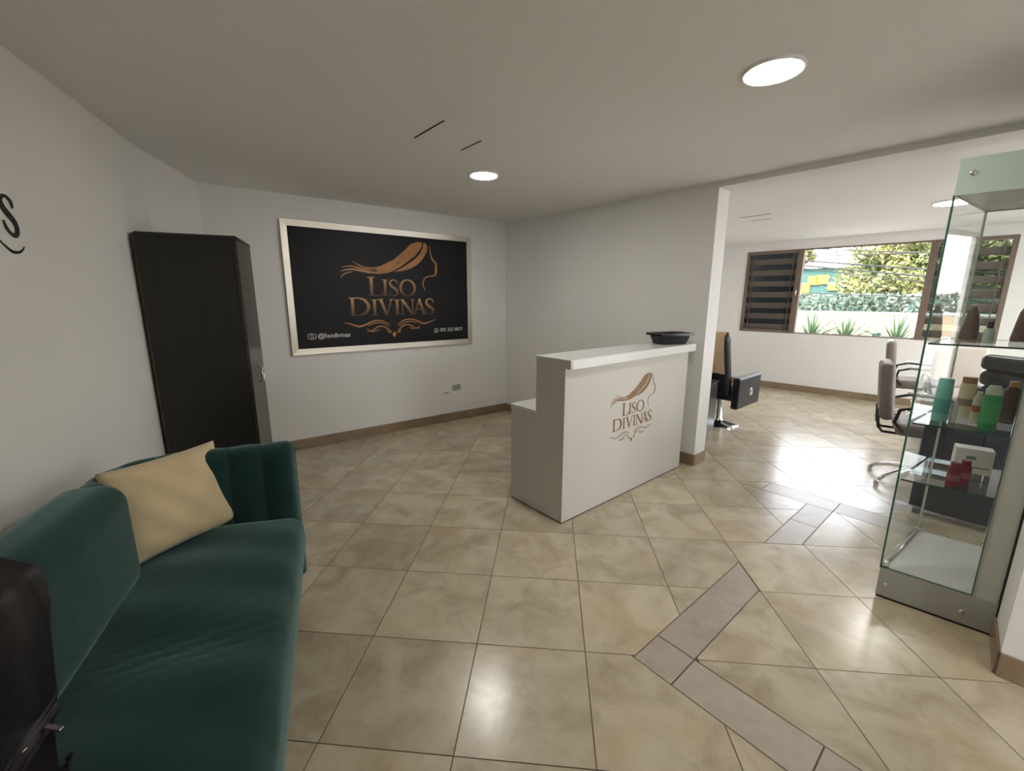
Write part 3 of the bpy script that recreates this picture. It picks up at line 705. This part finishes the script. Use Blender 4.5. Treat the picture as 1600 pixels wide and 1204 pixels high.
# seat with a rolled front and soft hollows
def seat():
    mb = MB(); x0, x1, y0, y1 = X0+TH-.01, SL-TH+.01, SV0+TH-.01, SV1+.0
    rng = random.Random(3)
    prof = [(y0, .16), (y0, .40), (y0+.02, .432), (y0+.06, .446)]
    prof += [(y0+.06+(y1-.07-y0-.06)*k/14, .446+.018*math.sin(math.pi*k/14)) for k in range(1, 15)]
    prof += [(y1-.07+.07*math.sin(R(a)), .372+.074*math.cos(R(a))) for a in (15,30,45,60,75,90)]
    prof += [(y1+.004, .34), (y1+.003, .29), (y1-.004, .25), (y1-.03, .225), (y1-.05, .22), (y1-.05, .16)]
    N = 90; n = len(prof)
    for k in range(N+1):
        t = k/N; x = x0+(x1-x0)*t; e = min(t, 1-t)*(x1-x0); en = math.sqrt(max(0, 1-(1-min(1, e/.05))**2))
        for (y, z) in prof:
            w = 0
            if z > .40: w = .006*math.sin(x*9+y*5)+.004*math.sin(x*23-y*9) - .012*math.exp(-((x-1.0)/.10)**2)*math.exp(-((y-.55)/.25)**2)*abs(math.sin(x*60+y*12))
            mb.v.append((x, y, z + (w if z > .4 else 0) - .02*(1-en)*(z > .3)))
    for k in range(N):
        for i in range(n-1): mb.f.append([k*n+i, k*n+i+1, (k+1)*n+i+1, (k+1)*n+i]); mb.m.append(0)
    mb.f.append(list(range(n))[::-1]); mb.f.append([N*n+i for i in range(n)]); mb.m += [0, 0]
    mb.f.append([0] + [k*n+n-1 for k in range(0)] + [n-1, N*n+n-1, N*n]); mb.m.append(0)
    return mb
seat().build('seat', M['velvet'], sofa, smooth=True, autos=60)
mb = MB(); rbox(mb, .46, SL-.16, SV0-.012, SV0+TH+.08, .405, .832, .075, bulge=.015)
bk = mb.build('back_cushion', M['velvet'], sofa, smooth=True, weld=.0005)
MB().box(X0+.03, SL-.03, SV0+.03, SV1-.06, .085, .17).build('base', M['velvet'], sofa, bevel=.01)
for x in (X0+.1, SL-.1):
    for y in (SV0+.08, SV1-.12): MB().lathe([(.014,0), (.02,.05), (.026,.09)], 12, (x, y, 0)).build('leg', M['black_plastic'], sofa, smooth=True, autos=40)

# ---- beige cushion leaning into the sofa corner
def pillow(w, h, t, n=26):
    mb = MB()
    for sg in (1, -1):
        def fn(u, v):
            a, b = 2*u-1, 2*v-1
            th = t/2*((1-a**4)*(1-b**4))**.55
            x = a*w/2*(1-.05*(1-b*b)); y = b*h/2*(1-.05*(1-a*a))
            wr_ = .011*math.sin(b*22+a*4+2*math.sin(b*5))*max(0, -a)**3 + .003*math.sin(a*9+b*7)
            return (x, y, sg*th + wr_*(1-a**6)*(1-b**6))
        mb.grid(fn, n, n, flip=(sg < 0))
    return mb
BLp, BRp = Vector((-1.488, 1.492, .452)), Vector((-1.326, 1.858, .452))
ex = (BRp-BLp).normalized(); dd = Vector((-ex.y, ex.x, 0)); th = R(16)
ey = dd*math.sin(th) + Vector((0,0,1))*math.cos(th); ez = ex.cross(ey)
pc = (BLp+BRp)/2 + ey*.195 + Vector((0,0,.006))
pl = pillow(.44, .395, .13).build('throw_pillow', M['beige'], None, smooth=True, weld=.0004, fix=False)
Mp = Matrix((ex, ey, ez)).transposed().to_4x4(); Mp.translation = pc; pl.matrix_world = Mp
tag(pl, 'square beige throw pillow leaning in the corner of the green sofa', 'pillow')

# ---- black jacket thrown over the near end of the sofa
jk = empty('jacket', (W0.x, W0.y, 0), math.degrees(math.atan2(-AX.y, -AX.x)), 'black jacket thrown over the sofa back and seat at the lower left', 'jacket')
jp = [(.072,.60,1.0), (.078,.74,1.0), (.10,.842,1.0), (.17,.85,1.01), (.25,.848,1.03), (.31,.82,1.06), (.332,.74,1.09), (.334,.62,1.12), (.336,.52,1.16), (.36,.488,1.21), (.43,.482,1.33), (.52,.488,1.42), (.60,.49,1.52), (.66,.49,1.6)]
jq = []
for i in range(len(jp)-1):
    for k in range(5): jq.append([jp[i][c]+(jp[i+1][c]-jp[i][c])*k/5 for c in range(3)])
jq.append(list(jp[-1])); NJ = len(jq)-1; mb = MB()
for off in (0, .009):
    def fn(u, v, off=off):
        y, z, xe = jq[round(v*NJ)]; p0 = jq[max(0, round(v*NJ)-1)]; p1 = jq[min(NJ, round(v*NJ)+1)]
        ty, tz = p1[0]-p0[0], p1[1]-p0[1]; l = math.hypot(ty, tz); ny, nz = -tz/l*-1, ty/l     # outward normal of the profile
        ny, nz = (tz/l*-1, ty/l)
        x = xe + (1.90-xe)*u + .012*math.sin(v*26)*(1-u)
        w = .010*(.5+.5*math.sin(x*24+v*9)) + .006*(.5+.5*math.sin(x*51-v*17)) + off
        return (x, y+ny*w, z+nz*w)
    mb.grid(fn, 60, NJ, flip=(off == 0))
mb.build('jacket_cloth', M['bag'], jk, smooth=True, fix=False)
for x, y, a in ((1.25,.385,60), (1.285,.335,70)):
    o = MB().box(-.024, .024, -.006, .006, 0, .006).build('metal_zip_pull', M['chrome'], jk, bevel=.002); o.location = (x, y, .512); o.rotation_euler = (0,0,R(a))
mb = MB()
for k in range(26): mb.box(1.34+.018*k-.006, 1.34+.018*k+.006, .45+.004*k-.004, .45+.004*k+.004, .506, .512)
mb.build('zip_teeth', M['black_plastic'], jk)

# ------------------------------------------------------------------ glass display cabinet
CB = V2(1.878, 1.934)
cab = empty('display_cabinet', (CB.x, CB.y, 0), -42.3, 'tall narrow glass display cabinet with shelves beside the right wall', 'cabinet')
fl, fr, bl, br = (0,0), (.405,0), (.145,.61), (.445,.61)
def lerp(a, b, t): return (a[0]+(b[0]-a[0])*t, a[1]+(b[1]-a[1])*t)
MB().prism([fl, fr, br, bl], .012, .165).build('base_box', M['cab_grey'], cab, bevel=.002)
MB().prism([(.004,.004), (.401,.004), (.44,.605), (.148,.605)], 0, .012).build('black_foot_strip', M['dark_gap'], cab)
MB().prism([(.004,.012), (.322,.012), (.42,.60), (.148,.60)], .165, .169).build('base_board', M['white_gloss'], cab)
MB().prism([(.322,.006), (.403,.006), (.443,.605), (.424,.605)], .165, 1.93).build('side_panel', M['cab_white'], cab)
MB().prism([(.404,-.006), (.414,-.006), (.452,.605), (.444,.605)], .0, 2.07).build('gap_shade_strip', M['dark_gap'], cab)  # dark strip standing for the shaded gap between cabinet and wall
GM = [M['glass_green'], M['glass_edge']]; GP = [M['glass_green'], M['frost']]
sheet((0,.0025), (.322,.0025), .165, 1.935, .005, 'front_pane', GM, cab)
sheet((.003,.008), (.147,.602), .165, 1.935, .005, 'side_pane', GP, cab)
sheet((.15,.606), (.423,.606), .165, 1.935, .005, 'back_pane', GP, cab)
MB().prism([(0,-.006), (.404,-.006), (.404,-.001), (0,-.001)], 1.93, 2.075).build('top_fascia', M['frost'], cab, bevel=.001)
MB().prism([(0,.0), (.404,.0), (.443,.606), (.145,.606)], 1.935, 1.95).build('top_board', M['cab_grey'], cab)
MB().prism([(0,.0), (.006,.0), (.15,.604), (.145,.604)], 1.95, 2.075).build('top_side', M['frost'], cab)
MB().tube([(.001,.0,.165), (.001,.0,1.935)], .004, 6).build('corner_edge', M['glass_edge'], cab)
for z in (1.306, .93, .646):
    slab([(.012,.008), (.318,.008), lerp((.322,.0), (.42,.6), .82), lerp((.01,0), (.15,.6), .82)], z, .008, 'glass_shelf', GM, cab)
for x, z in ((.03,.079), (.30,.075), (.045,2.013), (.36,2.013)):
    MB().lathe([(.0105,0), (.0105,.004), (.006,.007)], 14).build('screw_cap', M['chrome'], cab, smooth=True, autos=40).matrix_local = Matrix.Translation((x, -.006 if z > 1 else 0, z)) @ Matrix.Rotation(R(90), 4, 'X')
MB().tube([(.02,.02,.178), (.15,.585,.178)], .005).build('corner_rod', M['chrome'], cab, smooth=True)
for x, y in ((.02,.02), (.15,.585), (.41,.585)):
    MB().box(x-.012, x+.012, y-.012, y+.012, .169, .195).build('pane_clip', M['chrome'], cab, bevel=.004)

def on_shelf(x, y, z): q = rot2((x, y), R(-42.3)); return (CB.x+q[0], CB.y+q[1], z)
def bottle(name, label, x, y, z, prof, col, cap=None, capcol=None, band=None, bandcol=None, sy=.7, rough=.3, seg=20):
    t = empty(name, on_shelf(x, y, z+.0005), -42.3, label, 'bottle')
    MB().lathe(prof, seg, sy=sy).build('bottle_body', mat(name+'_col', col, rough), t, smooth=True, autos=45)
    if cap: MB().lathe(cap, seg, sy=sy if cap[0][0] > .018 else 1).build('cap', mat(name+'_cap', capcol, .35), t, smooth=True, autos=45)
    if band: MB().lathe(band, seg, sy=sy).build('label_band', mat(name+'_band', bandcol, .5), t, smooth=True, autos=45)
    return t
bottle('teal_bottle', 'pale teal shampoo bottle at the left of the middle shelf', .105, .13, .93, [(.026,0),(.029,.006),(.029,.15),(.027,.172)], (.20,.52,.45), [(.0265,.172),(.0265,.20),(.024,.206)], (.23,.56,.48), [(.0297,.04),(.0297,.11)], (.09,.36,.33))
bottle('cream_bottle', 'cream bottle with brown cap behind the teal and green bottles', .195, .30, .93, [(.028,0),(.03,.006),(.03,.155),(.026,.17)], (.56,.50,.33), [(.026,.17),(.026,.20)], (.30,.17,.08), [(.0307,.06),(.0307,.095)], (.20,.17,.14))
bottle('orange_label_bottle', 'small pale bottle with an orange label on the middle shelf', .225, .19, .93, [(.017,0),(.018,.005),(.018,.115),(.01,.135)], (.58,.57,.42), [(.010,.135),(.010,.15)], (.62,.62,.5), [(.0187,.055),(.0187,.085)], (.50,.16,.03))
bottle('green_bottle', 'bright green bottle with pale cap at the front of the middle shelf', .255, .085, .93, [(.026,0),(.029,.006),(.029,.145),(.027,.158)], (.03,.33,.10), [(.0268,.158),(.027,.182),(.018,.198)], (.55,.66,.52), [(.0297,.03),(.0297,.125)], (.05,.42,.14))
bottle('brown_bottle', 'dark brown bottle with orange collar at the right of the middle shelf', .345, .36, .93, [(.03,0),(.033,.006),(.033,.14),(.016,.165)], (.075,.04,.03), [(.016,.165),(.016,.19)], (.50,.22,.05))
bottle('white_tube', 'slim white tube between the teal and cream bottles', .150, .14, .93, [(.012,0),(.013,.004),(.013,.085),(.008,.10)], (.62,.63,.62))
for k, (x, y) in enumerate(((.185,.05), (.225,.12))):
    bottle('magenta_bottle', ('magenta bottle at the front of the lowest glass shelf', 'magenta bottle half hidden behind another magenta one')[k], x, y, .646, [(.02,0),(.022,.005),(.022,.085),(.016,.095)], (.22,.012,.05), [(.0165,.095),(.0165,.118)], (.26,.02,.07), [(.0226,.03),(.0226,.06)], (.34,.10,.16))['group'] = 'magenta bottles on the lowest shelf'
bx = empty('product_box', on_shelf(.275, .37, .6465), -40, 'white cardboard box behind the magenta bottles on the lowest shelf', 'box')
MB().box(-.075, .06, -.04, .04, 0, .125).build('carton', M['white_plastic'], bx, bevel=.003)
MB().box(-.035, .0, -.0405, -.039, .07, .088).build('printed_mark', mat('grey_mark', (.2,.2,.22), .6), bx); MB().box(-.065, .05, -.0405, -.039, .03, .036).build('printed_stripe', bpy.data.materials['grey_mark'], bx)
for k, (x, y, s) in enumerate(((.165,.40,1), (.335,.40,1.05))):
    t = empty('tapered_bottle', on_shelf(x, y, 1.3065), -42.3+20*k, ('left tapered brown bottle on the top glass shelf', 'right tapered brown bottle on the top glass shelf')[k], 'bottle', 'tapered bottles on the top shelf')
    MB().lathe([(.034*s,0),(.036*s,.01),(.022*s,.125*s),(.010*s,.155*s),(.004,.165*s)], 20, sy=.6).build('bottle_body', mat('brown_taper', (.13,.085,.07), .45), t, smooth=True, autos=50)
    MB().lathe([(.006,0),(.005,.012)], 10, (0,0,.16*s)).build('nozzle', M['steel'], t, smooth=True, autos=50)
bottle('dark_cap_jar', 'pale green jar with black cap between the tapered bottles', .225, .34, 1.306, [(.018,0),(.019,.005),(.019,.05),(.01,.06)], (.38,.47,.40), [(.011,.06),(.011,.09)], (.015,.017,.025))

# ------------------------------------------------------------------ salon furniture
def salon_chair(loc, rz, label, seat_m='taupe_leather', back_m='taupe_leather', arm_m='black_plastic', h=1.0, star=20):
    t = empty('salon_chair', (loc[0], loc[1], 0), rz, label, 'chair', 'salon chairs with chrome star bases')
    mb = MB(); rbox(mb, -.23, .23, -.26, .20, .44, .535, .04, bulge=.012); mb.build('seat', M[seat_m], t, smooth=True, weld=.0005)
    Tm = Matrix.Translation((0, .25, .5)) @ Matrix.Rotation(R(-6), 4, 'X')
    mb = MB(); rbox(mb, -.21, .21, -.04, .05, .05, h-.5, .035, bulge=.01, M=Tm); mb.build('backrest', M[back_m], t, smooth=True, weld=.0005)
    mb = MB()
    for s in (-.1, .1): mb.tube([(s, .1, .43), (s, .27, .43), (s, .30, .47), (s, .315, .62)], .011)
    mb.build('back_bracket', M['black_plastic'], t, smooth=True)
    for s in (-1, 1):
        MB().tube([(s*.235, .16, .48), (s*.275, .22, .56), (s*.285, .20, .66), (s*.285, .10, .695), (s*.285, -.12, .69), (s*.285, -.20, .655), (s*.275, -.19, .58), (s*.235, -.08, .47)], .013).build('armrest', M[arm_m], t, smooth=True)
        MB().tube([(s*.287, .12, .705), (s*.287, -.12, .70)], .016).build('arm_pad', M['chrome' if arm_m == 'black_plastic' else 'black_plastic'], t, smooth=True)
    MB().lathe([(.03,.08), (.03,.26), (.02,.27), (.02,.44)], 16).build('gas_column', M['chrome'], t, smooth=True, autos=40)
    MB().box(-.09, .09, -.09, .09, .42, .445).build('seat_plate', M['black_plastic'], t)
    for k in range(5):
        a = R(72*k+star); c, s = math.cos(a), math.sin(a)
        lg = MB().tube([(c*r, s*r, z) for r, z in ((.02,.12), (.10,.125), (.2,.105), (.28,.075), (.325,.045))], [.024,.02,.017,.015,.013]).build('leg', M['chrome'], t, smooth=True)
        MB().lathe([(.016,0), (.02,.012), (.018,.035), (.008,.05)], 12, (c*.33, s*.33, 0)).build('foot_glide', M['chrome'], lg, smooth=True, autos=50)
    return t
salon_chair((3.335, 3.28), 52, 'taupe salon chair seen from its side at the left edge of the glass cabinet', star=58)
salon_chair((4.98, 5.12), 50, 'taupe salon chair farther back under the window beyond the first one')
salon_chair((4.74, 4.38), -35, 'cream salon chair with loop arms seen through the glass cabinet', 'cream_leather', 'cream_leather')

# black padded chair behind the cabinet
bc = empty('padded_armchair', (4.62, 3.60, 0), 100, 'black channel-padded salon armchair seen through the right of the cabinet', 'chair')
for k in range(4):
    mb = MB(); rbox(mb, -.27, .27, .18+.02*k, .31+.02*k, .46+.14*k, .60+.14*k, .05); mb.build('back_roll', M['black_leather'], bc, smooth=True, weld=.0005)
mb = MB(); rbox(mb, -.27, .27, -.30, .2, .36, .5, .05); mb.build('seat', M['black_leather'], bc, smooth=True, weld=.0005)
for s in (-1, 1):
    mb = MB(); rbox(mb, s*.34-.06, s*.34+.06, -.30, .28, .34, .70, .04); mb.build('armrest', M['black_leather'], bc, smooth=True, weld=.0005)
MB().lathe([(.30,0), (.30,.012), (.06,.045), (.045,.07), (.045,.36)], 28).build('disc_base', M['chrome'], bc, smooth=True, autos=40)

# blue-black cabinet standing behind the display cabinet
tc_ = empty('storage_cabinet', (2.86, 2.80, 0), -51, 'low blue-black storage cabinet seen through the glass cabinet', 'cabinet')
MB().box(-.02, .55, 0, .22, .05, .68).build('carcass', M['navy_lam'], tc_, bevel=.003)
MB().box(-.03, .56, -.01, .23, .68, .70).build('top_panel', M['navy_lam'], tc_, bevel=.002)
for k in range(2): 
    d_ = MB().box(-.015+.283*k, .262+.283*k, -.016, -.001, .06, .67).build('door', M['navy_lam'], tc_, bevel=.002)
    MB().tube([(.235+.06*k, -.03, .30), (.235+.06*k, -.03, .42)], .005).build('handle', M['chrome'], d_, smooth=True)
for x in (.02, .51):
    for y in (.04, .18): MB().lathe([(.022,0), (.022,.05)], 12, (x, y, 0)).build('foot', M['black_plastic'], tc_)

# trolley behind the partition end
tl = empty('salon_trolley', (2.03, 4.27, 0), 54, 'grey-black salon trolley just behind the end of the partition wall', 'trolley')
MB().box(0, .44, 0, .36, .07, .60).build('body', mat('grey_black_laminate', (.045,.042,.055), .35), tl, bevel=.004)
MB().box(-.01, .45, -.01, .37, .60, .62).build('top_panel', M['navy_lam'], tl, bevel=.003)
for k in range(4): 
    d_ = MB().box(-.014, -.001, .012, .348, .08+.13*k, .20+.13*k).build('drawer', M['navy_lam'], tl, bevel=.002)
    MB().tube([(-.025,.12,.14+.13*k), (-.025,.24,.14+.13*k)], .004).build('handle', M['chrome'], d_, smooth=True)
for x in (.05, .39):
    for y in (.05, .31):
        MB().tube([(x-.0, y-.012, .032), (x, y+.012, .032)], .032, 16).build('caster', M['black_plastic'], tl)
        MB().box(x-.012, x+.012, y-.016, y+.016, .055, .075).build('caster_fork', M['chrome'], tl)

# black hydraulic chair with a beige towel
hc = empty('barber_chair', (2.53, 5.03, 0), 131, 'black barber chair with a beige towel over its backrest', 'chair')
# local: -y = facing direction (41 deg world); +x... right arm panel on local -x side
MB().lathe([(.235,0), (.235,.012), (.20,.025), (.07,.05), (.05,.08), (.05,.34)], 32).build('disc_base', M['chrome'], hc, smooth=True, autos=40)
mb = MB(); rbox(mb, -.24, .24, -.27, .22, .34, .46, .045); mb.build('seat', M['black_leather'], hc, smooth=True, weld=.0005)
for s in (-1, 1):
    a_ = MB().box(s*.285-.04, s*.285+.04, -.31, .31, .28, .63).build('arm_panel', M['black_leather'], hc, bevel=.018, seg=3)
    MB().box(s*.285-.03, s*.285+.03, -.30, .30, .63, .64).build('arm_top', mat('grey_arm_top', (.35,.35,.37), .3), a_, bevel=.004)
    MB().lathe([(.042,0), (.045,.004), (.04,.012), (.02,.016)], 20).build('chrome_emblem', M['chrome'], a_, smooth=True, autos=40).matrix_local = Matrix.Translation((s*.325, -.02, .45)) @ Matrix.Rotation(R(90*s), 4, 'Y')
Tb = Matrix.Translation((0, .24, .42)) @ Matrix.Rotation(R(-17), 4, 'X')
mb = MB(); rbox(mb, -.22, .22, -.05, .06, 0, .72, .04, M=Tb); mb.build('backrest', M['black_leather'], hc, smooth=True, weld=.0005)
MB().tube([Tb @ Vector((0,.02,.66)), Tb @ Vector((0,.03,.80))], .02).build('headrest_post', M['chrome'], hc, smooth=True)
tw = empty('towel', (2.53, 5.03, 0), 131, 'beige towel draped over the backrest of the barber chair', 'towel')
tp = [(-.058,.22),(-.064,.45),(-.060,.66),(-.045,.735),(.0,.755),(.05,.735),(.075,.66),(.082,.45),(.078,.30)]
tp2 = []
for i in range(len(tp)-1):
    for k in range(4): tp2.append(lerp(tp[i], tp[i+1], k/4))
tp2.append(tp[-1]); mb = MB()
for off in (0, .006):
    def fn(u, v, off=off):
        y, z = tp2[round(v*(len(tp2)-1))]; x = -.19+.38*u
        w = .006*math.sin(u*20)*(1-min(1, max(0, (z-.3)/.45)))
        sgn = -1 if y < 0 else 1
        return Tb @ Vector((x, y+sgn*(off+w*sgn), z+off*(.7 if z > .7 else 0)))
    mb.grid(fn, 20, len(tp2)-1, flip=(off == 0))
mb.build('towel_cloth', M['towel'], tw, smooth=True, fix=False)

# ------------------------------------------------------------------ outdoors
M['leaf_a'] = mat('tree_leaf', (.11,.15,.05), .55, col2=(.24,.23,.08), scale=.9, coord='Object')
M['leaf_b'] = mat('hedge_leaf', (.085,.125,.09), .6, col2=(.14,.18,.14), scale=1.5)
M['leaf_c'] = mat('agave_leaf', (.06,.12,.06), .5, col2=(.11,.17,.09), scale=3)
M['bark'] = mat('bark', (.12,.09,.06), .9, col2=(.18,.14,.1), scale=8, bump=.4, bscale=20)
M['cream_wall'] = mat('cream_street_wall', (.36,.28,.19), .85, col2=(.34,.26,.175), scale=2)
M['teal_paint'] = mat('teal_painted_wall', (.022,.085,.075), .7, col2=(.03,.10,.09), scale=2)
M['yellow_panel'] = mat('yellow_panel', (.50,.24,.03), .6)
M['soil'] = mat('soil', (.16,.14,.10), .95, col2=(.26,.24,.16), scale=6)
M['concrete'] = mat('concrete', (.42,.42,.41), .9, col2=(.36,.36,.36), scale=2)
M['cable'] = mat('black_cable', (.02,.02,.02), .7)
def out(s, o): q = F0 + DF*s + NF*o; return q
def outbox(name, m, s0, s1, o0, o1, z0, z1, label=None, cat=None, parent=None, bevel=0):
    o = MB().prism([tuple(out(s0,o0)), tuple(out(s1,o0)), tuple(out(s1,o1)), tuple(out(s0,o1))], z0, z1).build(name, M[m], parent, bevel=bevel)
    return tag(o, label, cat) if label else o
g = outbox('ground', 'concrete', -40, 50, -40, 60, -.4, -.3); g['kind'] = 'structure'
pb = empty('planter_bed', (0,0,0), 0, 'raised planting bed outside the window', 'planter')
outbox('kerb_wall', 'concrete', -4, 6, 1.35, 1.5, -.3, .68, parent=pb); outbox('kerb_wall', 'concrete', -4, 6, 3.6, 3.75, -.3, .68, parent=pb); outbox('soil', 'soil', -4, 6, 1.5, 3.6, -.3, .64, parent=pb)
def leafcloud(mb, pts, size, rng):
    for p in pts:
        a = Vector((rng.gauss(0,1), rng.gauss(0,1), rng.gauss(0,1))).normalized(); b = a.orthogonal().normalized(); c = a.cross(b)
        an = rng.uniform(0, 6.28); d = b*math.cos(an)+c*math.sin(an); e = a.cross(d); s = size*rng.uniform(.6,1.3); p = Vector(p)
        mb.add([p-d*s, p+e*s*.42, p+d*s, p-e*s*.42], [(0,1,2,3)])
def agave(s, o, z, label, h=.42, seed=1, n=46):
    rng = random.Random(seed); q = out(s, o); t = empty('spiky_plant', (q.x, q.y, z), 0, label, 'plant', 'spiky plants outside the window')
    for k in range(n):
        az = 2.4*k; el = R(82-62*(k/n)); L_ = h*rng.uniform(.85,1.15); mb = MB(); m = 5; vs = []; c, s_ = math.cos(az), math.sin(az)
        for i in range(m+1):
            f = i/m; r = L_*f; zz = r*math.sin(el) - .18*h*f*f*math.cos(el); x = r*math.cos(el); w = .017*(1-f**2)+.0015
            for sd, dz in ((-1,.006), (0,-.004), (1,.006)): vs.append((c*x - s_*sd*w, s_*x + c*sd*w, zz+dz+.02))
        fs = [(i*3+a, i*3+a+1, i*3+a+4, i*3+a+3) for i in range(m) for a in (0,1)]
        mb.add(vs, fs).build('leaf', M['leaf_c'], t, smooth=True)
    MB().lathe([(.035,-.02), (.045,.02), (.02,.05)], 10).build('crown_base', M['bark'], t, smooth=True)
def at_ray(px, o):       # metric helper: place along the window wall at outward distance o under azimuth px
    az = px; d = Vector((math.sin(az), math.cos(az)))
    t = ((F0 + NF*o).dot(NF))/d.dot(NF); q = d*t; return (q-F0).dot(DF)
def azp(x, y): 
    u, v = (x-800)/663.5, (602-y)/663.5; c, s = math.cos(R(11.63)), math.sin(R(11.63)); return math.atan2(u, c+v*s)
for k, (px, py, o, hh) in enumerate(((1268, 515, 2.2, .66), (1321, 518, 2.3, .58), (1402, 518, 2.2, .62))):
    agave(at_ray(azp(px, py), o), o, .64, ('spiky green plant outside nearest the dark louvred panes', 'spiky green plant outside in the middle of the open window', 'spiky green plant outside nearest the right window post')[k], hh, k+3)
s_ = at_ray(azp(1371, 512), 2.6); ub = empty('utility_box', (*out(s_, 2.6), .64), -46, 'small teal utility box between the spiky plants outside', 'box')
MB().box(-.06, .06, -.05, .05, 0, .20).build('box_body', M['teal_paint'], ub, bevel=.006); MB().box(-.065, .065, -.055, .055, .20, .215).build('lid', M['teal_paint'], ub, bevel=.003)
rng = random.Random(5)
gc = MB(); leafcloud(gc, [(*out(rng.uniform(-2.5,3.5), rng.uniform(1.6,3.5)), .64+rng.uniform(0,.10)) for _ in range(1500)], .05, rng)
tag(gc.build('ground_cover', M['leaf_c'], pb, fix=False), kind='stuff')
OW = 8.4
sw = empty('street_wall', (0,0,0), 0, 'cream boundary wall across the street', 'wall')
outbox('wall_body', 'cream_wall', -14, 20, OW, OW+.2, -.3, 1.06, parent=sw); outbox('coping', 'concrete', -14, 20, OW-.04, OW+.24, 1.06, 1.12, parent=sw)
for k in range(9): outbox('pilaster', 'cream_wall', -13+4*k, -12.7+4*k, OW-.06, OW, -.3, 1.06, parent=sw)
hd = empty('hedge', (0,0,0), 0, 'grey-green hedge above the cream street wall', 'hedge')
mb = MB(); leafcloud(mb, [(*out(rng.uniform(-8,12), OW+.9+rng.uniform(-.4,.4)), .3+rng.uniform(0,1.35)) for _ in range(16000)], .10, rng); tag(mb.build('foliage', M['leaf_b'], hd, fix=False), kind='stuff')
for k in range(12):
    q = out(-7+1.6*k, OW+.9); MB().tube([(q.x, q.y, -.3), (q.x+.05, q.y, .5), (q.x, q.y+.05, 1.2)], [.05,.035,.015]).build('stem', M['bark'], hd, smooth=True)
gb = empty('green_building', (0,0,0), 0, 'teal building with yellow panels across the street', 'building')
BO = 17.5
outbox('wall_body', 'teal_paint', -13, 3.2, BO, BO+5, -.3, 2.95, parent=gb); outbox('roof_edge', 'concrete', -13.2, 3.4, BO-.2, BO+5.2, 2.95, 3.1, parent=gb); outbox('wall_band', 'concrete', -13, 3.2, BO-.04, BO, 2.2, 2.28, parent=gb)
for px, py, w, h_ in ((1254, 452, .55, .5), (1270, 441, .5, .42), (1284, 440, .5, .42), (1300, 450, .4, .3)):
    s_ = at_ray(azp(px, py), BO-.1); d_ = out(s_, BO-.1).length; z = 1.5 + d_*.92*(465.5-py)/663.5
    outbox('yellow_panel', 'yellow_panel', s_-w/2, s_+w/2, BO-.1, BO-.03, z-h_/2, z+h_/2, parent=gb)
def tree(s, o, zc, rad, n, label, seed, size=.14, trunk=True, leaf='leaf_a'):
    rng = random.Random(seed); q = out(s, o); t = empty('street_tree', (q.x, q.y, -.3), 0, label, 'tree', 'trees across the street')
    mb = MB(); clumps = []
    for _ in range(26):
        d = Vector((rng.gauss(0,1), rng.gauss(0,1), rng.gauss(0,.8))).normalized()*rng.uniform(.35,1)*rad; clumps.append(Vector((d.x, d.y, zc+.3+d.z*.9)))
    mb2 = MB(); mb2.tube([(0,0,0), (.06,.03,zc*.45), (0,0,zc+.3)], [.16,.12,.06])
    for c in clumps[:14]: mb2.tube([(0,0,zc*.55), (c.x*.5, c.y*.5, (zc*.55+c.z)/2+.1), tuple(c)], [.05,.03,.01], 6)
    mb2.build('trunk', M['bark'], t, smooth=True)
    pts = []
    for _ in range(n):
        c = rng.choice(clumps); d = Vector((rng.gauss(0,1), rng.gauss(0,1), rng.gauss(0,.7)))*rad*.17; pts.append(c+d)
    leafcloud(mb, pts, size, rng); tag(mb.build('crown', M[leaf], t, fix=False), kind='stuff')
tree(at_ray(azp(1415, 425), 12.9), 12.9, 2.55, 1.8, 15000, 'large yellow-green tree filling the right of the open window', 11, .11)
tree(at_ray(azp(1248, 395), 12.6), 12.6, 3.25, .5, 1400, 'small tree crown at the upper left corner of the open window', 13, .10)
tree(at_ray(azp(1590, 430), 12.9), 12.9, 2.5, 1.5, 6000, 'yellow-green tree behind the right louvred panes', 14, .11)
def zray(px, py, s, o): return 1.5 + out(s, o).length*math.cos(azp(px,py))*0 + math.tan(math.atan2((465.5-py), 663.5/math.cos(azp(px,465.5)*0+0)))*out(s, o).length*math.cos(azp(px, py))
for k, (yl, yr) in enumerate(((390, 397), (402, 396), (407, 421), (414, 432), (418, 440), (455, 462))):
    o = 5.2+.25*k; sl, sr = at_ray(azp(1235, yl), o), at_ray(azp(1460, yr), o); zl, zr = zray(1235, yl, sl, o), zray(1460, yr, sr, o)
    pts = []
    for i in range(25):
        f = -1.2+3.4*i/24; s_ = sl+(sr-sl)*f; q = out(s_, o); pts.append((q.x, q.y, zl+(zr-zl)*f - .12*(1-(2*((f+1.2)/3.4)-1)**2) + .10))
    c = MB().tube(pts, .014 if k not in (2,3) else .022, 6).build('overhead_cable', M['cable'], smooth=True)
    tag(c, ('topmost overhead cable crossing the open window', 'second overhead cable from the top outside the window', 'thicker third overhead cable from the top outside', 'thicker fourth overhead cable from the top outside', 'fifth overhead cable from the top outside', 'lowest overhead cable outside, just above the street wall')[k], 'cable', 'overhead street cables')
